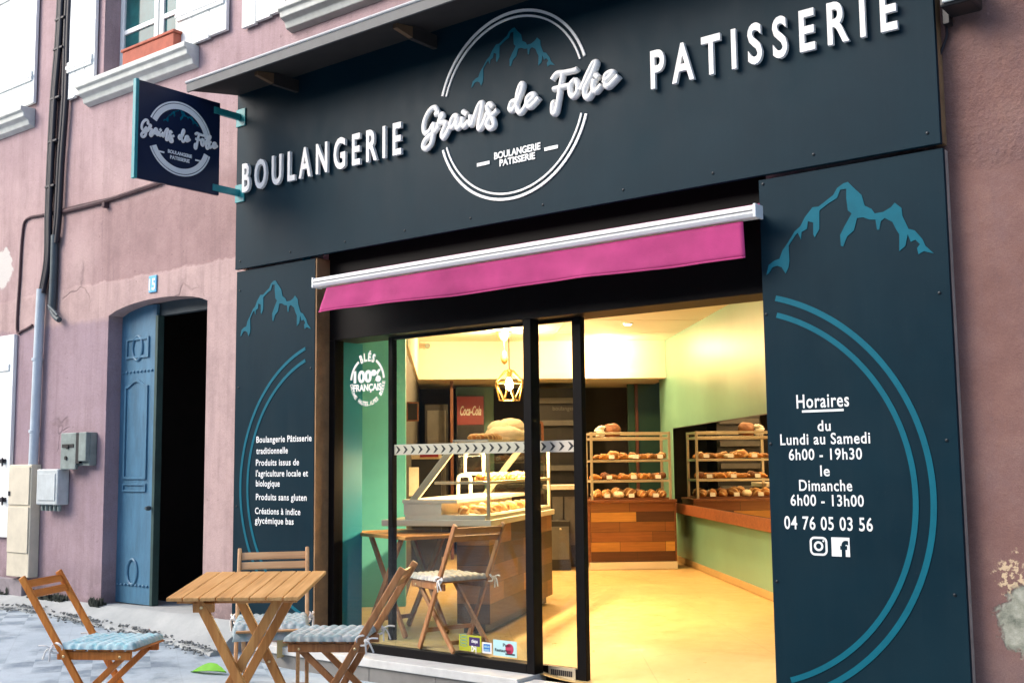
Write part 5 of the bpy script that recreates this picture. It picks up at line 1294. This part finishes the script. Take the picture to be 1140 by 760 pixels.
o, a0, a1, z0, z1 = rb('sack', 'pale paper sack standing by the left wall behind the counter', 'sack', 455, 520, 466, 552, 10.3, .12, M_breadw)

# pendant lamps
def ceil_at(px, py): p = hpt(px, py, CZ); q = p-Vector((CAM.x, CAM.y, 0)); return q.dot(RA), q.dot(NB)
a_, b_ = .72, 12.3
a_, _, zl = onB(567, 430, b_)
PL = I_thing('pendant_lamp', 'glowing pendant lamp in a faceted brass wire cage over the counter', 'lamp', a_, b_, zl)
g = MB(); g.lathe([(.06,CZ-.06),(.055,CZ-.003)], I(a_, b_, 0), 14); part('ceiling_rose', g, M_lampm, PL, smooth=40)
g = MB(); g.tube([I(a_, b_, zl+.19), I(a_, b_, CZ-.05)], .006, 6); part('cord', g, M_blk2, PL)
g = MB(); g.lathe([(.022,.10),(.03,.13),(.02,.19)], I(a_, b_, zl), 12); part('lamp_holder', g, M_lampm, PL, smooth=40)
g = MB(); rings = [(.05, .17), (.17, .04), (.11, -.15)]; n = 6
rp = [[I(a_+r_*math.cos(2*math.pi*(k+.5*j)/n), b_+r_*math.sin(2*math.pi*(k+.5*j)/n), zl+z) for k in range(n)] for j, (r_, z) in enumerate(rings)]
for j in range(3):
    for k in range(n): g.tube([rp[j][k], rp[j][(k+1) % n]], .008, 6)
for j in range(2):
    for k in range(n): g.tube([rp[j][k], rp[j+1][k]], .008, 6); g.tube([rp[j][k], rp[j+1][(k-1) % n]], .008, 6)
part('cage', g, M_lampm, PL)
g = MB(); g.lathe([(.012,.10),(.035,.06),(.045,.02),(.035,-.025),(.008,-.045)], I(a_, b_, zl), 14); bu = part('bulb', g, M_bulb, PL, smooth=60)
a2, _, z2 = onB(561.5, 397, 13.2)
P2 = I_thing('bulb_pendant', 'second small pendant bulb hanging behind the brass cage lamp', 'lamp', a2, 13.2, z2)
g = MB(); g.tube([I(a2, 13.2, z2+.07), I(a2, 13.2, CZ-.04)], .005, 6); part('cord', g, M_blk2, P2)
g = MB(); g.lathe([(.09,CZ-.02),(.07,CZ-.07),(.02,CZ-.12)], I(a2, 13.2, 0), 14); part('ceiling_rose', g, M_lampm, P2, smooth=40)
g = MB(); g.lathe([(.02,.07),(.03,.04),(.045,-.02),(.03,-.07),(.006,-.09)], I(a2, 13.2, z2), 14); part('bulb', g, M_lampm, P2, smooth=60)
g = MB(); c = I(*onB(476, 385, BB-.06)); g.lathe([(.03,-.05),(.035,0),(.028,.04)], c, 12, NB); g.beam(c, c+NB*.06, .02, .02, RA); solo('security_camera', 'tiny white security camera on the cream bulkhead', 'camera', g, M_lbox, smooth=40)

# ------------------------------------------------------------------ light
def lamp(name, kind, loc, power, col, **kw):
    l = bpy.data.lights.new(name, kind); l.energy = power; l.color = col
    for k, v in kw.items(): setattr(l, k, v)
    o = bpy.data.objects.new(name, l); COL.objects.link(o); o.location = loc; return o
WARM = (1, .575, .255)
dl = [(2.05, 10.92), (2.05, 12.5), (2.0, 14.0), (2.05, 9.2), (.71, 13.05), (.72, 10.6), (.75, 8.9), (.3, 11.9), (-.15, 9.0)]  # visible spots by wall and bulkhead; the others are unseen, added as fill
d0 = None
for i, (a, b) in enumerate(dl):
    g = MB(); g.lathe([(.045,0),(.06,.002),(.062,.012)], (0,0,-.012), 18)
    if d0 is None:
        d0 = thing('downlight', 'x', 'ceiling light', I(a, b, CZ), 'recessed ceiling downlights')
        part('trim_ring', g, M_awnbar, d0, True, smooth=40)
        g = MB(); g.lathe([(.043,0),(.043,.004)], (0,0,-.0165), 16); part('lens', g, M_spot, d0, True)
        o = d0
    else:
        o = copy_tree(d0); o.location = I(a, b, CZ)
    o['label'] = ('lit round downlight recessed in the ceiling by the sage green wall, the front one added' if a > 1.5 else 'lit round downlight in the ceiling above the counter, all but the rear one added as fill')
    l = lamp('downlight_beam', 'SPOT', I(a, b, CZ-.03), 52, WARM, spot_size=R(118), spot_blend=.8, shadow_soft_size=.06)
    l.rotation_euler = (0, 0, 0)
cl = lamp('case_strip', 'AREA', CASE_LAMP, 66, (1, .62, .29), shape='RECTANGLE', size=LL-.3, size_y=.04)
cl.rotation_euler = (0, 0, math.atan2(LD.y, LD.x))
lamp('pendant_glow', 'POINT', I(a_, b_, zl+.02), 95, (1, .58, .26), shadow_soft_size=.05)
lamp('bulkhead_glow', 'POINT', I(.71, 13.05, CZ-.12), 90, (1, .60, .28), shadow_soft_size=.06)
lamp('bulkhead_glow', 'POINT', I(2.0, 14.0, CZ-.12), 22, (1, .60, .28), shadow_soft_size=.06)

sun = lamp('sun', 'SUN', (-10, -10, 20), .65, (1, .97, .93), angle=R(36))
SAZ, SEL = Vector((-.66, -.75, 0)).normalized(), R(36)
sd_ = (SAZ*math.cos(SEL)+Vector((0,0,math.sin(SEL))))
sun.rotation_euler = sd_.to_track_quat('Z', 'Y').to_euler()
w = bpy.data.worlds.new('World'); scn.world = w; w.use_nodes = True; nt = w.node_tree
sky = nt.nodes.new('ShaderNodeTexSky'); sky.sky_type = 'NISHITA'; sky.sun_disc = False; sky.sun_elevation = SEL; sky.sun_rotation = math.atan2(sd_.x, sd_.y)
sky.air_density = 1.0; sky.dust_density = 3.0; sky.ozone_density = 1.0
nt.links.new(sky.outputs[0], nt.nodes['Background'].inputs[0]); nt.nodes['Background'].inputs[1].default_value = .15
# house opposite (closes the narrow street; seen only in reflections)
OH = thing('house_opposite', 'plain shaded terrace on the far side of the street', 'house', (-6, -12, 0))
g = MB(); g.box(-40, 30, -13, -12, -.6, 6.5); part('facade_wall', g, M_opp, OH)
for i in range(14):
    for z in (.6, 3.6):
        g = MB(); x = -36+i*4.6; g.box(x, x+1.2, -12.01, -11.99, z, z+1.9); wv = part('window', g, M_oppg, OH)

scn.view_settings.view_transform = 'Standard'; scn.view_settings.look = 'None'; scn.view_settings.exposure = 1.38; scn.view_settings.gamma = 1
scn.view_settings.use_curve_mapping = False
scn.cycles.max_bounces = 8; scn.cycles.transparent_max_bounces = 12; scn.cycles.sample_clamp_indirect = 6; scn.cycles.caustics_reflective = False; scn.cycles.caustics_refractive = False
scn.cycles.use_denoising = True
